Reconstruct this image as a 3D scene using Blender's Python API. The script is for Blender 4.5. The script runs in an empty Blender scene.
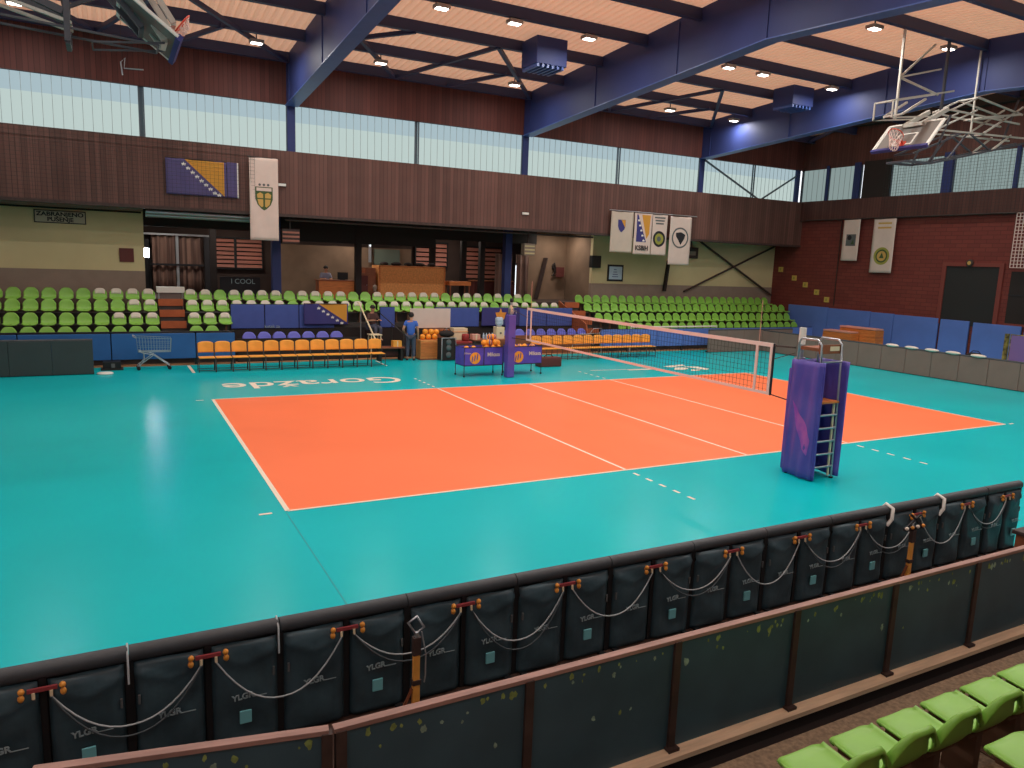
import bpy, bmesh, math, random
from mathutils import Vector, Matrix
random.seed(7)
PI = math.pi
SC = bpy.context.scene
COL = SC.collection

# ------------------------------------------------------------------ materials
def lin(c):
    c = c / 255.0
    return c / 12.92 if c <= 0.04045 else ((c + 0.055) / 1.055) ** 2.4
def srgb(r, g, b): return (lin(r), lin(g), lin(b), 1.0)

def mat(name, col, rough=0.6, metal=0.0, spec=0.4, var=0.0, vscale=3.0, bump=0.0, bscale=40.0, col2=None, stretch=(1, 1, 1), emit=None, estr=0.0, coat=0.0):
    m = bpy.data.materials.new(name); m.use_nodes = True
    nt = m.node_tree; b = nt.nodes['Principled BSDF']
    b.inputs['Roughness'].default_value = rough; b.inputs['Metallic'].default_value = metal
    b.inputs['Specular IOR Level'].default_value = spec
    b.inputs['Coat Weight'].default_value = coat
    b.inputs['Base Color'].default_value = col
    if emit is not None:
        b.inputs['Emission Color'].default_value = emit; b.inputs['Emission Strength'].default_value = estr
    if var > 0 or bump > 0:
        tc = nt.nodes.new('ShaderNodeTexCoord'); mp = nt.nodes.new('ShaderNodeMapping')
        mp.inputs['Scale'].default_value = stretch
        nt.links.new(tc.outputs['Object'], mp.inputs['Vector'])
    if var > 0:
        n = nt.nodes.new('ShaderNodeTexNoise'); n.inputs['Scale'].default_value = vscale; n.inputs['Detail'].default_value = 5
        nt.links.new(mp.outputs['Vector'], n.inputs['Vector'])
        r = nt.nodes.new('ShaderNodeValToRGB')
        c2 = col2 if col2 else tuple(min(1, x * (1 + var)) for x in col[:3]) + (1,)
        c1 = col if col2 else tuple(x * (1 - var) for x in col[:3]) + (1,)
        r.color_ramp.elements[0].position = 0.35; r.color_ramp.elements[1].position = 0.65
        r.color_ramp.elements[0].color = c1; r.color_ramp.elements[1].color = c2
        nt.links.new(n.outputs['Fac'], r.inputs['Fac']); nt.links.new(r.outputs['Color'], b.inputs['Base Color'])
    if bump > 0:
        n2 = nt.nodes.new('ShaderNodeTexNoise'); n2.inputs['Scale'].default_value = bscale; n2.inputs['Detail'].default_value = 3
        nt.links.new(mp.outputs['Vector'], n2.inputs['Vector'])
        bp = nt.nodes.new('ShaderNodeBump'); bp.inputs['Strength'].default_value = bump; bp.inputs['Distance'].default_value = 0.02
        nt.links.new(n2.outputs['Fac'], bp.inputs['Height']); nt.links.new(bp.outputs['Normal'], b.inputs['Normal'])
    return m

def planks(name, ca, cb, axis='X', width=0.14, rough=0.65, groove=0.4):
    """boards: each board its own tone, with a dark groove between boards"""
    m = bpy.data.materials.new(name); m.use_nodes = True
    nt = m.node_tree; b = nt.nodes['Principled BSDF']; L = nt.links.new
    b.inputs['Roughness'].default_value = rough; b.inputs['Specular IOR Level'].default_value = 0.3
    tc = nt.nodes.new('ShaderNodeTexCoord'); sp = nt.nodes.new('ShaderNodeSeparateXYZ'); L(tc.outputs['Object'], sp.inputs[0])
    dv = nt.nodes.new('ShaderNodeMath'); dv.operation = 'DIVIDE'; dv.inputs[1].default_value = width; L(sp.outputs[axis], dv.inputs[0])
    fl = nt.nodes.new('ShaderNodeMath'); fl.operation = 'FLOOR'; L(dv.outputs[0], fl.inputs[0])
    fr = nt.nodes.new('ShaderNodeMath'); fr.operation = 'FRACT'; L(dv.outputs[0], fr.inputs[0])
    wn = nt.nodes.new('ShaderNodeTexWhiteNoise'); wn.noise_dimensions = '1D'; L(fl.outputs[0], wn.inputs['W'])
    no = nt.nodes.new('ShaderNodeTexNoise'); no.inputs['Scale'].default_value = 1.2; no.inputs['Detail'].default_value = 6
    L(tc.outputs['Object'], no.inputs['Vector'])
    ad = nt.nodes.new('ShaderNodeMath'); ad.operation = 'ADD'; L(wn.outputs['Value'], ad.inputs[0]); L(no.outputs['Fac'], ad.inputs[1])
    hf = nt.nodes.new('ShaderNodeMath'); hf.operation = 'MULTIPLY'; hf.inputs[1].default_value = 0.5; L(ad.outputs[0], hf.inputs[0])
    mx = nt.nodes.new('ShaderNodeMix'); mx.data_type = 'RGBA'; L(hf.outputs[0], mx.inputs['Factor'])
    mx.inputs[6].default_value = ca; mx.inputs[7].default_value = cb
    gt = nt.nodes.new('ShaderNodeMath'); gt.operation = 'LESS_THAN'; gt.inputs[1].default_value = 0.14; L(fr.outputs[0], gt.inputs[0])
    gs = nt.nodes.new('ShaderNodeMath'); gs.operation = 'MULTIPLY'; gs.inputs[1].default_value = groove; L(gt.outputs[0], gs.inputs[0])
    m2 = nt.nodes.new('ShaderNodeMix'); m2.data_type = 'RGBA'; L(gs.outputs[0], m2.inputs['Factor']); L(mx.outputs[2], m2.inputs[6])
    m2.inputs[7].default_value = (0.004, 0.003, 0.003, 1); L(m2.outputs[2], b.inputs['Base Color'])
    return m

def emis(name, col, s):
    m = bpy.data.materials.new(name); m.use_nodes = True; nt = m.node_tree
    nt.nodes.remove(nt.nodes['Principled BSDF'])
    e = nt.nodes.new('ShaderNodeEmission'); e.inputs[0].default_value = col; e.inputs[1].default_value = s
    nt.links.new(e.outputs[0], nt.nodes['Material Output'].inputs[0]); return m

def brickmat(name, c1, c2, mortar):
    m = bpy.data.materials.new(name); m.use_nodes = True; nt = m.node_tree; b = nt.nodes['Principled BSDF']
    b.inputs['Roughness'].default_value = 0.75; b.inputs['Specular IOR Level'].default_value = 0.25
    tc = nt.nodes.new('ShaderNodeTexCoord'); mp = nt.nodes.new('ShaderNodeMapping'); mp.inputs['Rotation'].default_value = (PI/2, 0, PI/2)
    sp = nt.nodes.new('ShaderNodeSeparateXYZ'); cb = nt.nodes.new('ShaderNodeCombineXYZ')
    nt.links.new(tc.outputs['Object'], sp.inputs[0]); nt.links.new(sp.outputs['Y'], cb.inputs['X']); nt.links.new(sp.outputs['Z'], cb.inputs['Y'])
    br = nt.nodes.new('ShaderNodeTexBrick'); br.inputs['Scale'].default_value = 1.0; br.inputs['Brick Width'].default_value = 0.5; br.inputs['Row Height'].default_value = 0.17
    br.inputs['Mortar Size'].default_value = 0.012; br.inputs['Color1'].default_value = c1; br.inputs['Color2'].default_value = c2; br.inputs['Mortar'].default_value = mortar
    nt.links.new(cb.outputs[0], br.inputs['Vector']); nt.links.new(br.outputs['Color'], b.inputs['Base Color']); return m

LAMP_W, CONC_FILL_W, NEARWIN, WORLD, EXPO = 76.0, 44.0, 2.0, 1.5, 0.0
M = {}
def defm():
    M['teal'] = mat('teal_vinyl', srgb(12, 186, 194), 0.25, spec=0.14, var=0.05, vscale=0.35)
    M['orange'] = mat('orange_vinyl', srgb(252, 128, 84), 0.42, spec=0.12, var=0.03, vscale=0.4)
    M['line'] = mat('white_line_paint', srgb(235, 225, 205), 0.5)
    M['wood_up'] = planks('dark_red_boarding', srgb(72, 38, 34), srgb(104, 58, 52), 'X', 0.15)
    M['wood_lo'] = planks('dark_brown_boarding', srgb(78, 54, 48), srgb(120, 84, 75), 'X', 0.15)
    M['wood_r'] = planks('dark_brown_end_boarding', srgb(72, 44, 40), srgb(100, 64, 57), 'Y', 0.15)
    M['brick'] = brickmat('dark_red_blockwork', srgb(122, 60, 52), srgb(112, 54, 48), srgb(98, 48, 42))
    M['cream'] = mat('cream_wall_paint', srgb(202, 186, 142), 0.8, var=0.06, vscale=0.6)
    M['greyband'] = mat('grey_wall_paint', srgb(140, 122, 108), 0.8, var=0.05)
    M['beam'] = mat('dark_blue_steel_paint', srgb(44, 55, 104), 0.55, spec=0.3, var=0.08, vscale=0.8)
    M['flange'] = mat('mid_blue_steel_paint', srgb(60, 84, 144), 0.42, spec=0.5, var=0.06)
    M['purlin'] = mat('dark_blue_purlin_paint', srgb(44, 50, 84), 0.5)
    M['deck'] = mat('corrugated_roof_sheet', srgb(244, 196, 160), 0.6, spec=0.3, var=0.05, vscale=0.5)
    M['winlo'] = emis('lit_channel_glass', srgb(188, 205, 201), 1.0)
    M['winup'] = emis('lit_channel_glass_blue', srgb(168, 189, 196), 1.0)
    M['winn'] = emis('added_window_glow', (.97, .97, 1.0, 1), NEARWIN)
    M['winr'] = emis('lit_curtained_glass', srgb(150, 168, 166), 0.8)
    M['mull'] = mat('window_mullion', srgb(88, 100, 110), 0.5)
    M['winline'] = mat('glass_joint', srgb(150, 164, 164), 0.5)
    M['concrete'] = mat('brown_concrete', srgb(128, 106, 84), 0.85, var=0.25, vscale=30, bump=0.3, bscale=60)
    M['stand'] = mat('dark_stand_concrete', srgb(66, 62, 60), 0.9, var=0.12, vscale=2)
    M['kerb'] = mat('tan_timber_kerb', srgb(236, 206, 172), 0.7, var=0.15, vscale=6, stretch=(0.3, 3, 3))
    M['tan'] = mat('tan_edge', srgb(176, 128, 88), 0.75, var=0.15, vscale=2)
    M['stair'] = mat('red_brown_stair', srgb(168, 88, 50), 0.7, var=0.1)
    M['seat'] = mat('green_plastic', srgb(128, 182, 72), 0.36, spec=0.45, var=0.06, vscale=4)
    M['seatdark'] = mat('seat_bracket_steel', srgb(104, 74, 56), 0.7)
    M['paper'] = mat('white_paper', srgb(222, 212, 200), 0.8)
    M['pad'] = mat('blue_padding', srgb(44, 98, 160), 0.55, var=0.06, vscale=1.5)
    M['padr'] = mat('blue_wall_padding', srgb(92, 122, 196), 0.6, var=0.06, vscale=1)
    M['padn'] = mat('navy_padding', srgb(66, 86, 158), 0.6, var=0.06)
    M['black'] = mat('black_plastic', srgb(24, 24, 26), 0.55)
    M['dark'] = mat('very_dark_brown', srgb(40, 32, 30), 0.8)
    M['ledface'] = mat('dark_grey_led_face', srgb(132, 110, 100), 0.55, var=0.05, vscale=2)
    M['ledfaceL'] = mat('charcoal_led_face', srgb(58, 66, 66), 0.55, var=0.05, vscale=2)
    M['ledback'] = mat('black_led_cabinet', srgb(52, 72, 80), 0.46, spec=0.45, var=0.25, vscale=5, bump=0.5, bscale=5)
    M['ledroll'] = mat('charcoal_foam_roll', srgb(62, 66, 70), 0.5, var=0.12, vscale=6, bump=0.2, bscale=14)
    M['gland'] = mat('orange_plug', srgb(226, 150, 62), 0.4)
    M['bracket'] = mat('red_bracket', srgb(150, 62, 66), 0.45)
    M['stick'] = mat('pale_cyan_sticker', srgb(120, 190, 196), 0.5)
    M['logo'] = mat('grey_print', srgb(150, 168, 172), 0.5)
    M['cable'] = mat('pale_cable', srgb(172, 178, 180), 0.5)
    M['cabled'] = mat('dark_cable', srgb(70, 78, 82), 0.5)
    M['fence'] = mat('dark_green_fence_panel', srgb(56, 84, 96), 0.5, var=0.14, vscale=2)
    M['moss'] = mat('mossy_worn_paint', srgb(132, 150, 84), 0.9, var=0.3, vscale=20)
    M['worn'] = mat('pale_worn_paint', srgb(140, 166, 146), 0.9, var=0.3, vscale=20)
    M['rust'] = mat('brown_steel', srgb(66, 50, 46), 0.6, var=0.2, vscale=8)
    M['rail'] = mat('pinkish_timber_rail', srgb(156, 122, 112), 0.6, var=0.18, vscale=8, stretch=(0.3, 2, 2))
    M['steel'] = mat('galvanised_steel', srgb(176, 180, 184), 0.35, metal=0.7)
    M['white'] = mat('white_paint', srgb(226, 222, 214), 0.5)
    M['purple'] = mat('purple_pad_vinyl', srgb(84, 72, 160), 0.42, var=0.5, vscale=1.6, col2=srgb(106, 86, 172))
    M['mag'] = mat('magenta_print', srgb(140, 74, 176), 0.45, var=0.3, vscale=4, col2=srgb(186, 92, 176))
    M['chair'] = mat('yellow_plywood', srgb(246, 166, 66), 0.5, var=0.06, vscale=5)
    M['chairf'] = mat('chair_tube_steel', srgb(66, 62, 60), 0.4, metal=0.5)
    M['net'] = mat('black_net_cord', srgb(48, 46, 44), 0.8)
    M['band'] = mat('pale_net_band', srgb(240, 212, 204), 0.6)
    M['anten'] = mat('antenna_red_white', srgb(216, 150, 132), 0.5)
    M['crate'] = mat('orange_chipboard', srgb(216, 142, 80), 0.75, var=0.14, vscale=14)
    M['wood'] = mat('orange_brown_wood', srgb(196, 112, 54), 0.55, var=0.15, vscale=3, stretch=(1, 1, 6))
    M['wood2'] = mat('brown_wood', srgb(136, 78, 50), 0.6, var=0.15, vscale=3)
    M['red'] = mat('red_plastic', srgb(150, 44, 42), 0.5)
    M['ball'] = mat('orange_yellow_ball', srgb(250, 160, 50), 0.45)
    M['ballb'] = mat('ball_blue_panel', srgb(66, 76, 150), 0.45)
    M['bin'] = mat('purple_blue_bin_cloth', srgb(92, 74, 178), 0.6, var=0.15, vscale=3)
    M['skin'] = mat('skin', srgb(190, 138, 110), 0.55)
    M['hair'] = mat('dark_hair', srgb(36, 28, 26), 0.7)
    M['shirtb'] = mat('blue_tshirt', srgb(66, 104, 190), 0.8)
    M['trous'] = mat('dark_trousers', srgb(74, 76, 92), 0.85)
    M['shirtw'] = mat('pale_striped_shirt', srgb(140, 140, 160), 0.8)
    M['shirtd'] = mat('dark_brown_jacket', srgb(74, 50, 46), 0.85)
    M['shoe'] = mat('dark_shoe', srgb(40, 40, 44), 0.6)
    M['bannerw'] = mat('off_white_banner_cloth', srgb(214, 192, 180), 0.8, var=0.03)
    M['bannerd'] = mat('grey_white_banner_cloth', srgb(196, 180, 164), 0.8, var=0.03)
    M['flagb'] = mat('dusky_blue_flag_cloth', srgb(86, 78, 122), 0.8)
    M['flagy'] = mat('yellow_flag_cloth', srgb(206, 146, 56), 0.8)
    M['navy'] = mat('navy_banner_cloth', srgb(58, 56, 118), 0.75)
    M['green'] = mat('green_print', srgb(64, 84, 46), 0.7)
    M['gold'] = mat('gold_print', srgb(196, 156, 84), 0.7)
    M['grey'] = mat('grey_print_dark', srgb(94, 96, 96), 0.7)
    M['olive'] = mat('olive_print', srgb(150, 148, 64), 0.7)
    M['ink'] = mat('black_ink', srgb(34, 32, 36), 0.7)
    M['sign'] = mat('sign_board', srgb(176, 164, 142), 0.6)
    M['poster'] = mat('pale_blue_poster', srgb(176, 192, 208), 0.6)
    M['brownpanel'] = mat('dark_red_panel', srgb(96, 46, 42), 0.7)
    M['doorblack'] = mat('black_door', srgb(38, 36, 35), 0.7)
    M['frame_r'] = mat('red_door_frame', srgb(122, 56, 48), 0.6)
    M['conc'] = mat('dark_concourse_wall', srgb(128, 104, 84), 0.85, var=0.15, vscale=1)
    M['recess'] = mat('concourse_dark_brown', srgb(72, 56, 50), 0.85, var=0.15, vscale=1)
    M['blind'] = mat('red_brown_blind', srgb(176, 112, 94), 0.6, var=0.2, vscale=3, stretch=(0.2, 1, 6))
    M['curtain'] = mat('striped_curtain', srgb(150, 118, 104), 0.8, var=0.6, vscale=7, stretch=(1, 1, 0.02), col2=srgb(84, 62, 56))
    M['glassd'] = mat('dark_glass', srgb(30, 30, 32), 0.15, spec=0.5)
    M['glassg'] = mat('grey_green_glass', srgb(110, 122, 108), 0.25, spec=0.5)
    M['lampbody'] = mat('lamp_housing', srgb(150, 138, 130), 0.5)
    M['lampglow'] = emis('lamp_glow', (1.0, 0.93, 0.84, 1), 9.0)
    M['gleam'] = emis('sunlit_glass', (0.80, 0.92, 1.0, 1), 85.0)
    M['tube'] = emis('lit_tube', (0.9, 0.95, 1.0, 1), 1.6)
    M['glassb'] = mat('acrylic_backboard', srgb(120, 116, 112), 0.15, spec=0.5)
    M['hoop'] = mat('red_rim', srgb(206, 74, 56), 0.45)
    M['hnet'] = mat('white_hoop_net', srgb(232, 206, 196), 0.8)
    M['truss'] = mat('grey_truss_steel', srgb(188, 184, 174), 0.45)
    M['trussd'] = mat('dark_truss_steel', srgb(70, 72, 80), 0.5)
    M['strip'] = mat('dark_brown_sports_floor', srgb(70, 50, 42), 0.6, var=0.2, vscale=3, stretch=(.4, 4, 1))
    M['seam'] = mat('teal_seam', srgb(10, 160, 166), .5)
    M['snet'] = mat('dark_safety_net_cord', srgb(52, 50, 48), 0.9)
    M['jug'] = mat('cream_plastic', srgb(226, 206, 170), 0.5)
    M['cush'] = mat('white_cushion', srgb(226, 214, 200), 0.8)
    M['ywall'] = mat('yellow_plate', srgb(196, 168, 84), 0.6)
    M['bluechair'] = mat('blue_seat_plastic', srgb(104, 108, 200), 0.45)
    M['post_o'] = mat('orange_wooden_strut', srgb(236, 164, 76), 0.55, var=0.12, vscale=6)
    M['rmesh'] = mat('yellow_black_tape', srgb(176, 168, 84), 0.6, var=0.5, vscale=5, col2=srgb(36, 34, 30))
    M['lilac'] = mat('lilac_cloth', srgb(128, 108, 170), 0.75)
defm()
def translucent(m, col, f):      # added translucency: light from above brightens the ceiling sheet
    nt = m.node_tree; t = nt.nodes.new('ShaderNodeBsdfTranslucent'); t.inputs[0].default_value = col
    x = nt.nodes.new('ShaderNodeMixShader'); x.inputs[0].default_value = f
    nt.links.new(nt.nodes['Principled BSDF'].outputs[0], x.inputs[1]); nt.links.new(t.outputs[0], x.inputs[2])
    nt.links.new(x.outputs[0], nt.nodes['Material Output'].inputs[0])
translucent(M['deck'], srgb(226, 172, 140), .45)

# ------------------------------------------------------------------ mesh building
class MB:
    def __init__(s): s.v = []; s.f = []; s.sm = []
    def add(s, vs, fs, smooth=False):
        o = len(s.v); s.v.extend(tuple(v) for v in vs)
        for f in fs: s.f.append(tuple(i + o for i in f)); s.sm.append(smooth)
        return s
    def box(s, a, b, bev=0.0):
        (x0, y0, z0), (x1, y1, z1) = a, b
        x0, x1 = min(x0, x1), max(x0, x1); y0, y1 = min(y0, y1), max(y0, y1); z0, z1 = min(z0, z1), max(z0, z1)
        e = min(bev, (x1-x0)*.49, (y1-y0)*.49, (z1-z0)*.49)
        if e <= 0:
            vs = [(x0,y0,z0),(x1,y0,z0),(x1,y1,z0),(x0,y1,z0),(x0,y0,z1),(x1,y0,z1),(x1,y1,z1),(x0,y1,z1)]
            fs = [(0,3,2,1),(4,5,6,7),(0,1,5,4),(1,2,6,5),(2,3,7,6),(3,0,4,7)]
            return s.add(vs, fs)
        bm = bmesh.new(); bmesh.ops.create_cube(bm, size=1)
        for v in bm.verts:
            v.co = Vector(((x0+x1)/2 + v.co.x*(x1-x0), (y0+y1)/2 + v.co.y*(y1-y0), (z0+z1)/2 + v.co.z*(z1-z0)))
        bmesh.ops.bevel(bm, geom=bm.edges[:], offset=e, segments=2, profile=0.7, affect='EDGES')
        bm.verts.index_update()
        s.add([v.co.copy() for v in bm.verts], [[v.index for v in f.verts] for f in bm.faces]); bm.free(); return s
    def bar(s, p0, p1, w, h=None, up=(0, 0, 1)):
        h = h or w; p0 = Vector(p0); p1 = Vector(p1); d = (p1-p0).normalized(); u = Vector(up)
        if abs(d.dot(u)) > .98: u = Vector((1, 0, 0))
        r = d.cross(u).normalized(); u = r.cross(d)
        vs = [p + r*(i*w/2) + u*(j*h/2) for p in (p0, p1) for i, j in ((-1,-1),(1,-1),(1,1),(-1,1))]
        return s.add(vs, [(0,1,2,3),(7,6,5,4),(0,4,5,1),(1,5,6,2),(2,6,7,3),(3,7,4,0)])
    def tube(s, pts, r, n=8, closed=False):
        pts = [Vector(p) for p in pts]; m = len(pts); rs = r if isinstance(r, (list, tuple)) else [r]*m
        rings = []; prev = None
        for i, p in enumerate(pts):
            a = pts[(i-1) % m] if (closed or i > 0) else p; b = pts[(i+1) % m] if (closed or i < m-1) else p
            d = (b-a).normalized()
            if prev is None:
                u = Vector((0, 0, 1)) if abs(d.z) < .9 else Vector((1, 0, 0)); x = d.cross(u).normalized()
            else:
                x = (prev - d*prev.dot(d)).normalized()
            prev = x; y = d.cross(x)
            rings.append([p + x*(rs[i]*math.cos(2*PI*k/n)) + y*(rs[i]*math.sin(2*PI*k/n)) for k in range(n)])
        vs = [v for R in rings for v in R]; fs = []
        for i in range(m if closed else m-1):
            j = (i+1) % m
            for k in range(n): fs.append((i*n+k, i*n+(k+1) % n, j*n+(k+1) % n, j*n+k))
        s.add(vs, fs, True)
        if not closed: s.add(rings[0], [tuple(range(n))[::-1]]); s.add(rings[-1], [tuple(range(n))])
        return s
    def lathe(s, prof, c=(0, 0, 0), n=20, ax='Z'):
        vs = []; m = len(prof)
        for r, z in prof:
            for k in range(n):
                a = 2*PI*k/n; x, y = r*math.cos(a), r*math.sin(a)
                p = (x, y, z) if ax == 'Z' else ((x, z, y) if ax == 'Y' else (z, x, y))
                vs.append((c[0]+p[0], c[1]+p[1], c[2]+p[2]))
        fs = [(i*n+k, i*n+(k+1) % n, (i+1)*n+(k+1) % n, (i+1)*n+k) for i in range(m-1) for k in range(n)]
        return s.add(vs, fs, True)
    def sphere(s, c, r, n=14, m=9):
        sx = r if isinstance(r, tuple) else (r, r, r); o = len(s.v); vs = [(c[0], c[1], c[2]-sx[2])]; fs = []
        for i in range(1, m):
            t = PI*i/m - PI/2
            for k in range(n):
                a = 2*PI*k/n; vs.append((c[0]+sx[0]*math.cos(t)*math.cos(a), c[1]+sx[1]*math.cos(t)*math.sin(a), c[2]+sx[2]*math.sin(t)))
        vs.append((c[0], c[1], c[2]+sx[2])); T = len(vs)-1
        for k in range(n):
            fs.append((0, 1+(k+1) % n, 1+k)); fs.append((T, 1+(m-2)*n+k, 1+(m-2)*n+(k+1) % n))
            for i in range(m-2): fs.append((1+i*n+k, 1+i*n+(k+1) % n, 1+(i+1)*n+(k+1) % n, 1+(i+1)*n+k))
        return s.add(vs, fs, True)
    def prism(s, poly, d):
        """extrude a polygon (list of 3-d points) by vector d"""
        n = len(poly); d = Vector(d); a = [Vector(p) for p in poly]
        return s.add(a + [p + d for p in a], [tuple(range(n))[::-1], tuple(range(n, 2*n))] + [(i, (i+1) % n, n+(i+1) % n, n+i) for i in range(n)])
    def grid(s, fn, nu, nv, smooth=True):
        vs = [fn(i/nu, j/nv) for j in range(nv+1) for i in range(nu+1)]
        return s.add(vs, [(j*(nu+1)+i, j*(nu+1)+i+1, (j+1)*(nu+1)+i+1, (j+1)*(nu+1)+i) for j in range(nv) for i in range(nu)], smooth)
    def mesh(s, name, m):
        me = bpy.data.meshes.new(name); me.from_pydata(s.v, [], s.f); me.polygons.foreach_set('use_smooth', s.sm)
        if m is not None: me.materials.append(m)
        bm = bmesh.new(); bm.from_mesh(me); bmesh.ops.recalc_face_normals(bm, faces=bm.faces); bm.to_mesh(me); bm.free()
        me.update(); return me
    def build(s, name, m, parent=None, loc=None):
        o = bpy.data.objects.new(name, s.mesh(name, m)); COL.objects.link(o)
        if parent: o.parent = parent
        if loc is not None: o.location = loc
        return o

def tag(o, label, cat, group=None, kind=None):
    o['label'] = label; o['category'] = cat
    if group: o['group'] = group
    if kind: o['kind'] = kind
    return o
def thing(name, label, cat, loc=(0, 0, 0), rz=0.0, group=None):
    o = bpy.data.objects.new(name, None); o.empty_display_size = 0.1; COL.objects.link(o)
    o.location = loc; o.rotation_euler = (0, 0, rz); return tag(o, label, cat, group)
def struct(name, mb, m, label=None):
    o = mb.build(name, m); o['kind'] = 'structure'
    if label: o['label'] = label
    return o
def solidify(o, t, off=0):
    md = o.modifiers.new('thickness', 'SOLIDIFY'); md.thickness = t; md.offset = off; return o
def dup(root, loc, label, rz=None, group=None):
    r = root.copy(); COL.objects.link(r); r.location = loc; r['label'] = label
    if rz is not None: r.rotation_euler = (0, 0, rz)
    if group: r['group'] = group
    for ch in list(root.children):
        c = ch.copy(); COL.objects.link(c); c.parent = r
        for g in list(ch.children):
            d = g.copy(); COL.objects.link(d); d.parent = c
    return r
def text(name, body, size, m, mw, parent=None, ext=0.002, align='CENTER', sx=1.0, bold=0.0):
    cu = bpy.data.curves.new('lettering', 'FONT'); cu.body = body; cu.size = size; cu.extrude = ext
    cu.align_x = align; cu.align_y = 'CENTER'; cu.offset = bold
    t = bpy.data.objects.new('lettering', cu); COL.objects.link(t)
    dg = bpy.context.evaluated_depsgraph_get(); me = bpy.data.meshes.new_from_object(t.evaluated_get(dg))
    bpy.data.objects.remove(t); me.materials.clear(); me.materials.append(m); me.name = name
    me.transform(mw @ Matrix.Diagonal((sx, 1, 1, 1)))
    o = bpy.data.objects.new(name, me); COL.objects.link(o)
    if parent: o.parent = parent
    return o
def face_front(x, y, z):   # lettering standing upright, read by someone looking along +Y
    return Matrix.Translation((x, y, z)) @ Matrix.Rotation(PI/2, 4, 'X')
def face_left(x, y, z):    # lettering on the end wall, read by someone looking along +X
    return Matrix.Translation((x, y, z)) @ Matrix.Rotation(-PI/2, 4, 'Z') @ Matrix.Rotation(PI/2, 4, 'X')
ORD = ['first','second','third','fourth','fifth','sixth','seventh','eighth','ninth','tenth','eleventh','twelfth','thirteenth','fourteenth','fifteenth','sixteenth','seventeenth','eighteenth','nineteenth','twentieth']
def ordn(k): return ORD[k] if k < 20 else ('twenty-' + ORD[k-20] if k < 29 else ('thirtieth' if k == 29 else 'thirty-' + ORD[k-30]))

# ================================================================== THE HALL
XL, XR = -11.5, 29.5          # the part of the hall that is built, and its end wall
YF, YN = 17.2, -13.0          # boarded fascia over the far stand; near edge of what is built
RIDGE = 4.5
def deck_z(y): return 11.15 - 0.057*abs(y - RIDGE)
def beam_z(y): return 9.56 - 0.060*abs(y - RIDGE)

struct('floor', MB().box((XL, -6.6, -0.25), (XR, 15.25, 0.0)), M['teal'], 'teal sports vinyl floor of the hall')
struct('court_floor', MB().box((0, 0, 0.0), (18, 9, 0.004)), M['orange'], 'orange volleyball court set in the teal floor')
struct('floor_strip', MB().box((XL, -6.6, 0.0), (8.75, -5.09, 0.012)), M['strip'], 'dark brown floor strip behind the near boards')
struct('floor_seam', MB().box((-.04, -5.0, 0.0), (-.022, -.06, .002)), M['seam'], 'thin seam in the teal floor')
def strip(a, b, w=0.05, z=0.006):
    a = Vector((a[0], a[1], 0)); b = Vector((b[0], b[1], 0)); d = (b-a).normalized(); n = Vector((-d.y, d.x, 0))*w/2
    return [a+n, a-n, b-n, b+n], z
def lines(name, segs, label, w=0.055):
    mb = MB()
    for a, b in segs:
        q, z = strip(a, b, w)
        mb.add([(p.x, p.y, z) for p in q], [(0, 1, 2, 3)])
    return struct(name, mb, M['line'], label)
lines('court_line', [((0, 0), (18, 0))], 'white near sideline of the orange court')
lines('court_line', [((0, 9), (18, 9))], 'white far sideline of the orange court')
lines('court_line', [((0, 0), (0, 9))], 'white left end line of the orange court', 0.07)
lines('court_line', [((18, 0), (18, 9))], 'white right end line of the orange court')
lines('court_line', [((6, 0), (6, 9))], 'white attack line left of the net')
lines('court_line', [((9, 0), (9, 9))], 'white centre line under the net')
lines('court_line', [((12, 0), (12, 9))], 'white attack line right of the net')
for x in (6, 12):
    for y0, s in ((0, -1), (9, 1)):
        lines('court_line', [((x, y0 + s*(0.22 + 0.36*k)), (x, y0 + s*(0.38 + 0.36*k))) for k in range(5)], 'dashed white extension of an attack line')
for x0, x1 in ((-0.40, -0.22), (18.14, 18.32)):
    for y in (-0.02, 8.95): lines('court_line', [((x0, y), (x1, y))], 'short white service zone mark')
lines('court_line', [((-0.05, 15.1), (-0.03, 13.5))], 'short white line in front of the left chairs', 0.09)
lines('court_line', [((6.07, 14.9), (6.05, 13.6))], 'short white line by the standing person', 0.05)
lines('court_line', [((12.55, 10.9), (14.6, 10.75))], 'thin white line beyond the far sideline', 0.07)
t = text('floor_lettering', 'Goražde', 1.42, M['line'], Matrix.Translation((3.0, 10.86, 0.006)) @ Matrix.Rotation(PI, 4, 'Z'), ext=0.001, sx=1.03, bold=0.012)
t['kind'] = 'structure'; t['label'] = 'white town name lettered on the teal floor'
mb = MB()
for poly in ([(15.95, 11.12), (16.6, 11.3), (17.1, 11.38), (17.0, 11.1), (16.5, 10.95), (16.1, 10.85)],
             [(15.8, 10.3), (16.2, 10.75), (16.7, 10.7), (16.5, 10.35), (16.1, 10.2)],
             [(16.75, 10.95), (17.3, 10.75), (17.3, 10.1), (17.0, 9.98), (16.9, 10.4)],
             [(16.25, 9.92), (16.5, 10.2), (16.85, 10.1), (16.6, 9.86)]):
    mb.add([(x, y, 0.006) for x, y in poly], [tuple(range(len(poly)))])
struct('floor_emblem', mb, M['line'], 'white floor emblem beyond the far sideline')
mb = MB().add([(14.0, 10.6, .006), (15.05, 10.55, .006), (15.05, 10.75, .006), (14.0, 10.8, .006)], [(0, 1, 2, 3)])
struct('floor_emblem', mb, M['line'], 'white floor bar left of the emblem')

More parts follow.
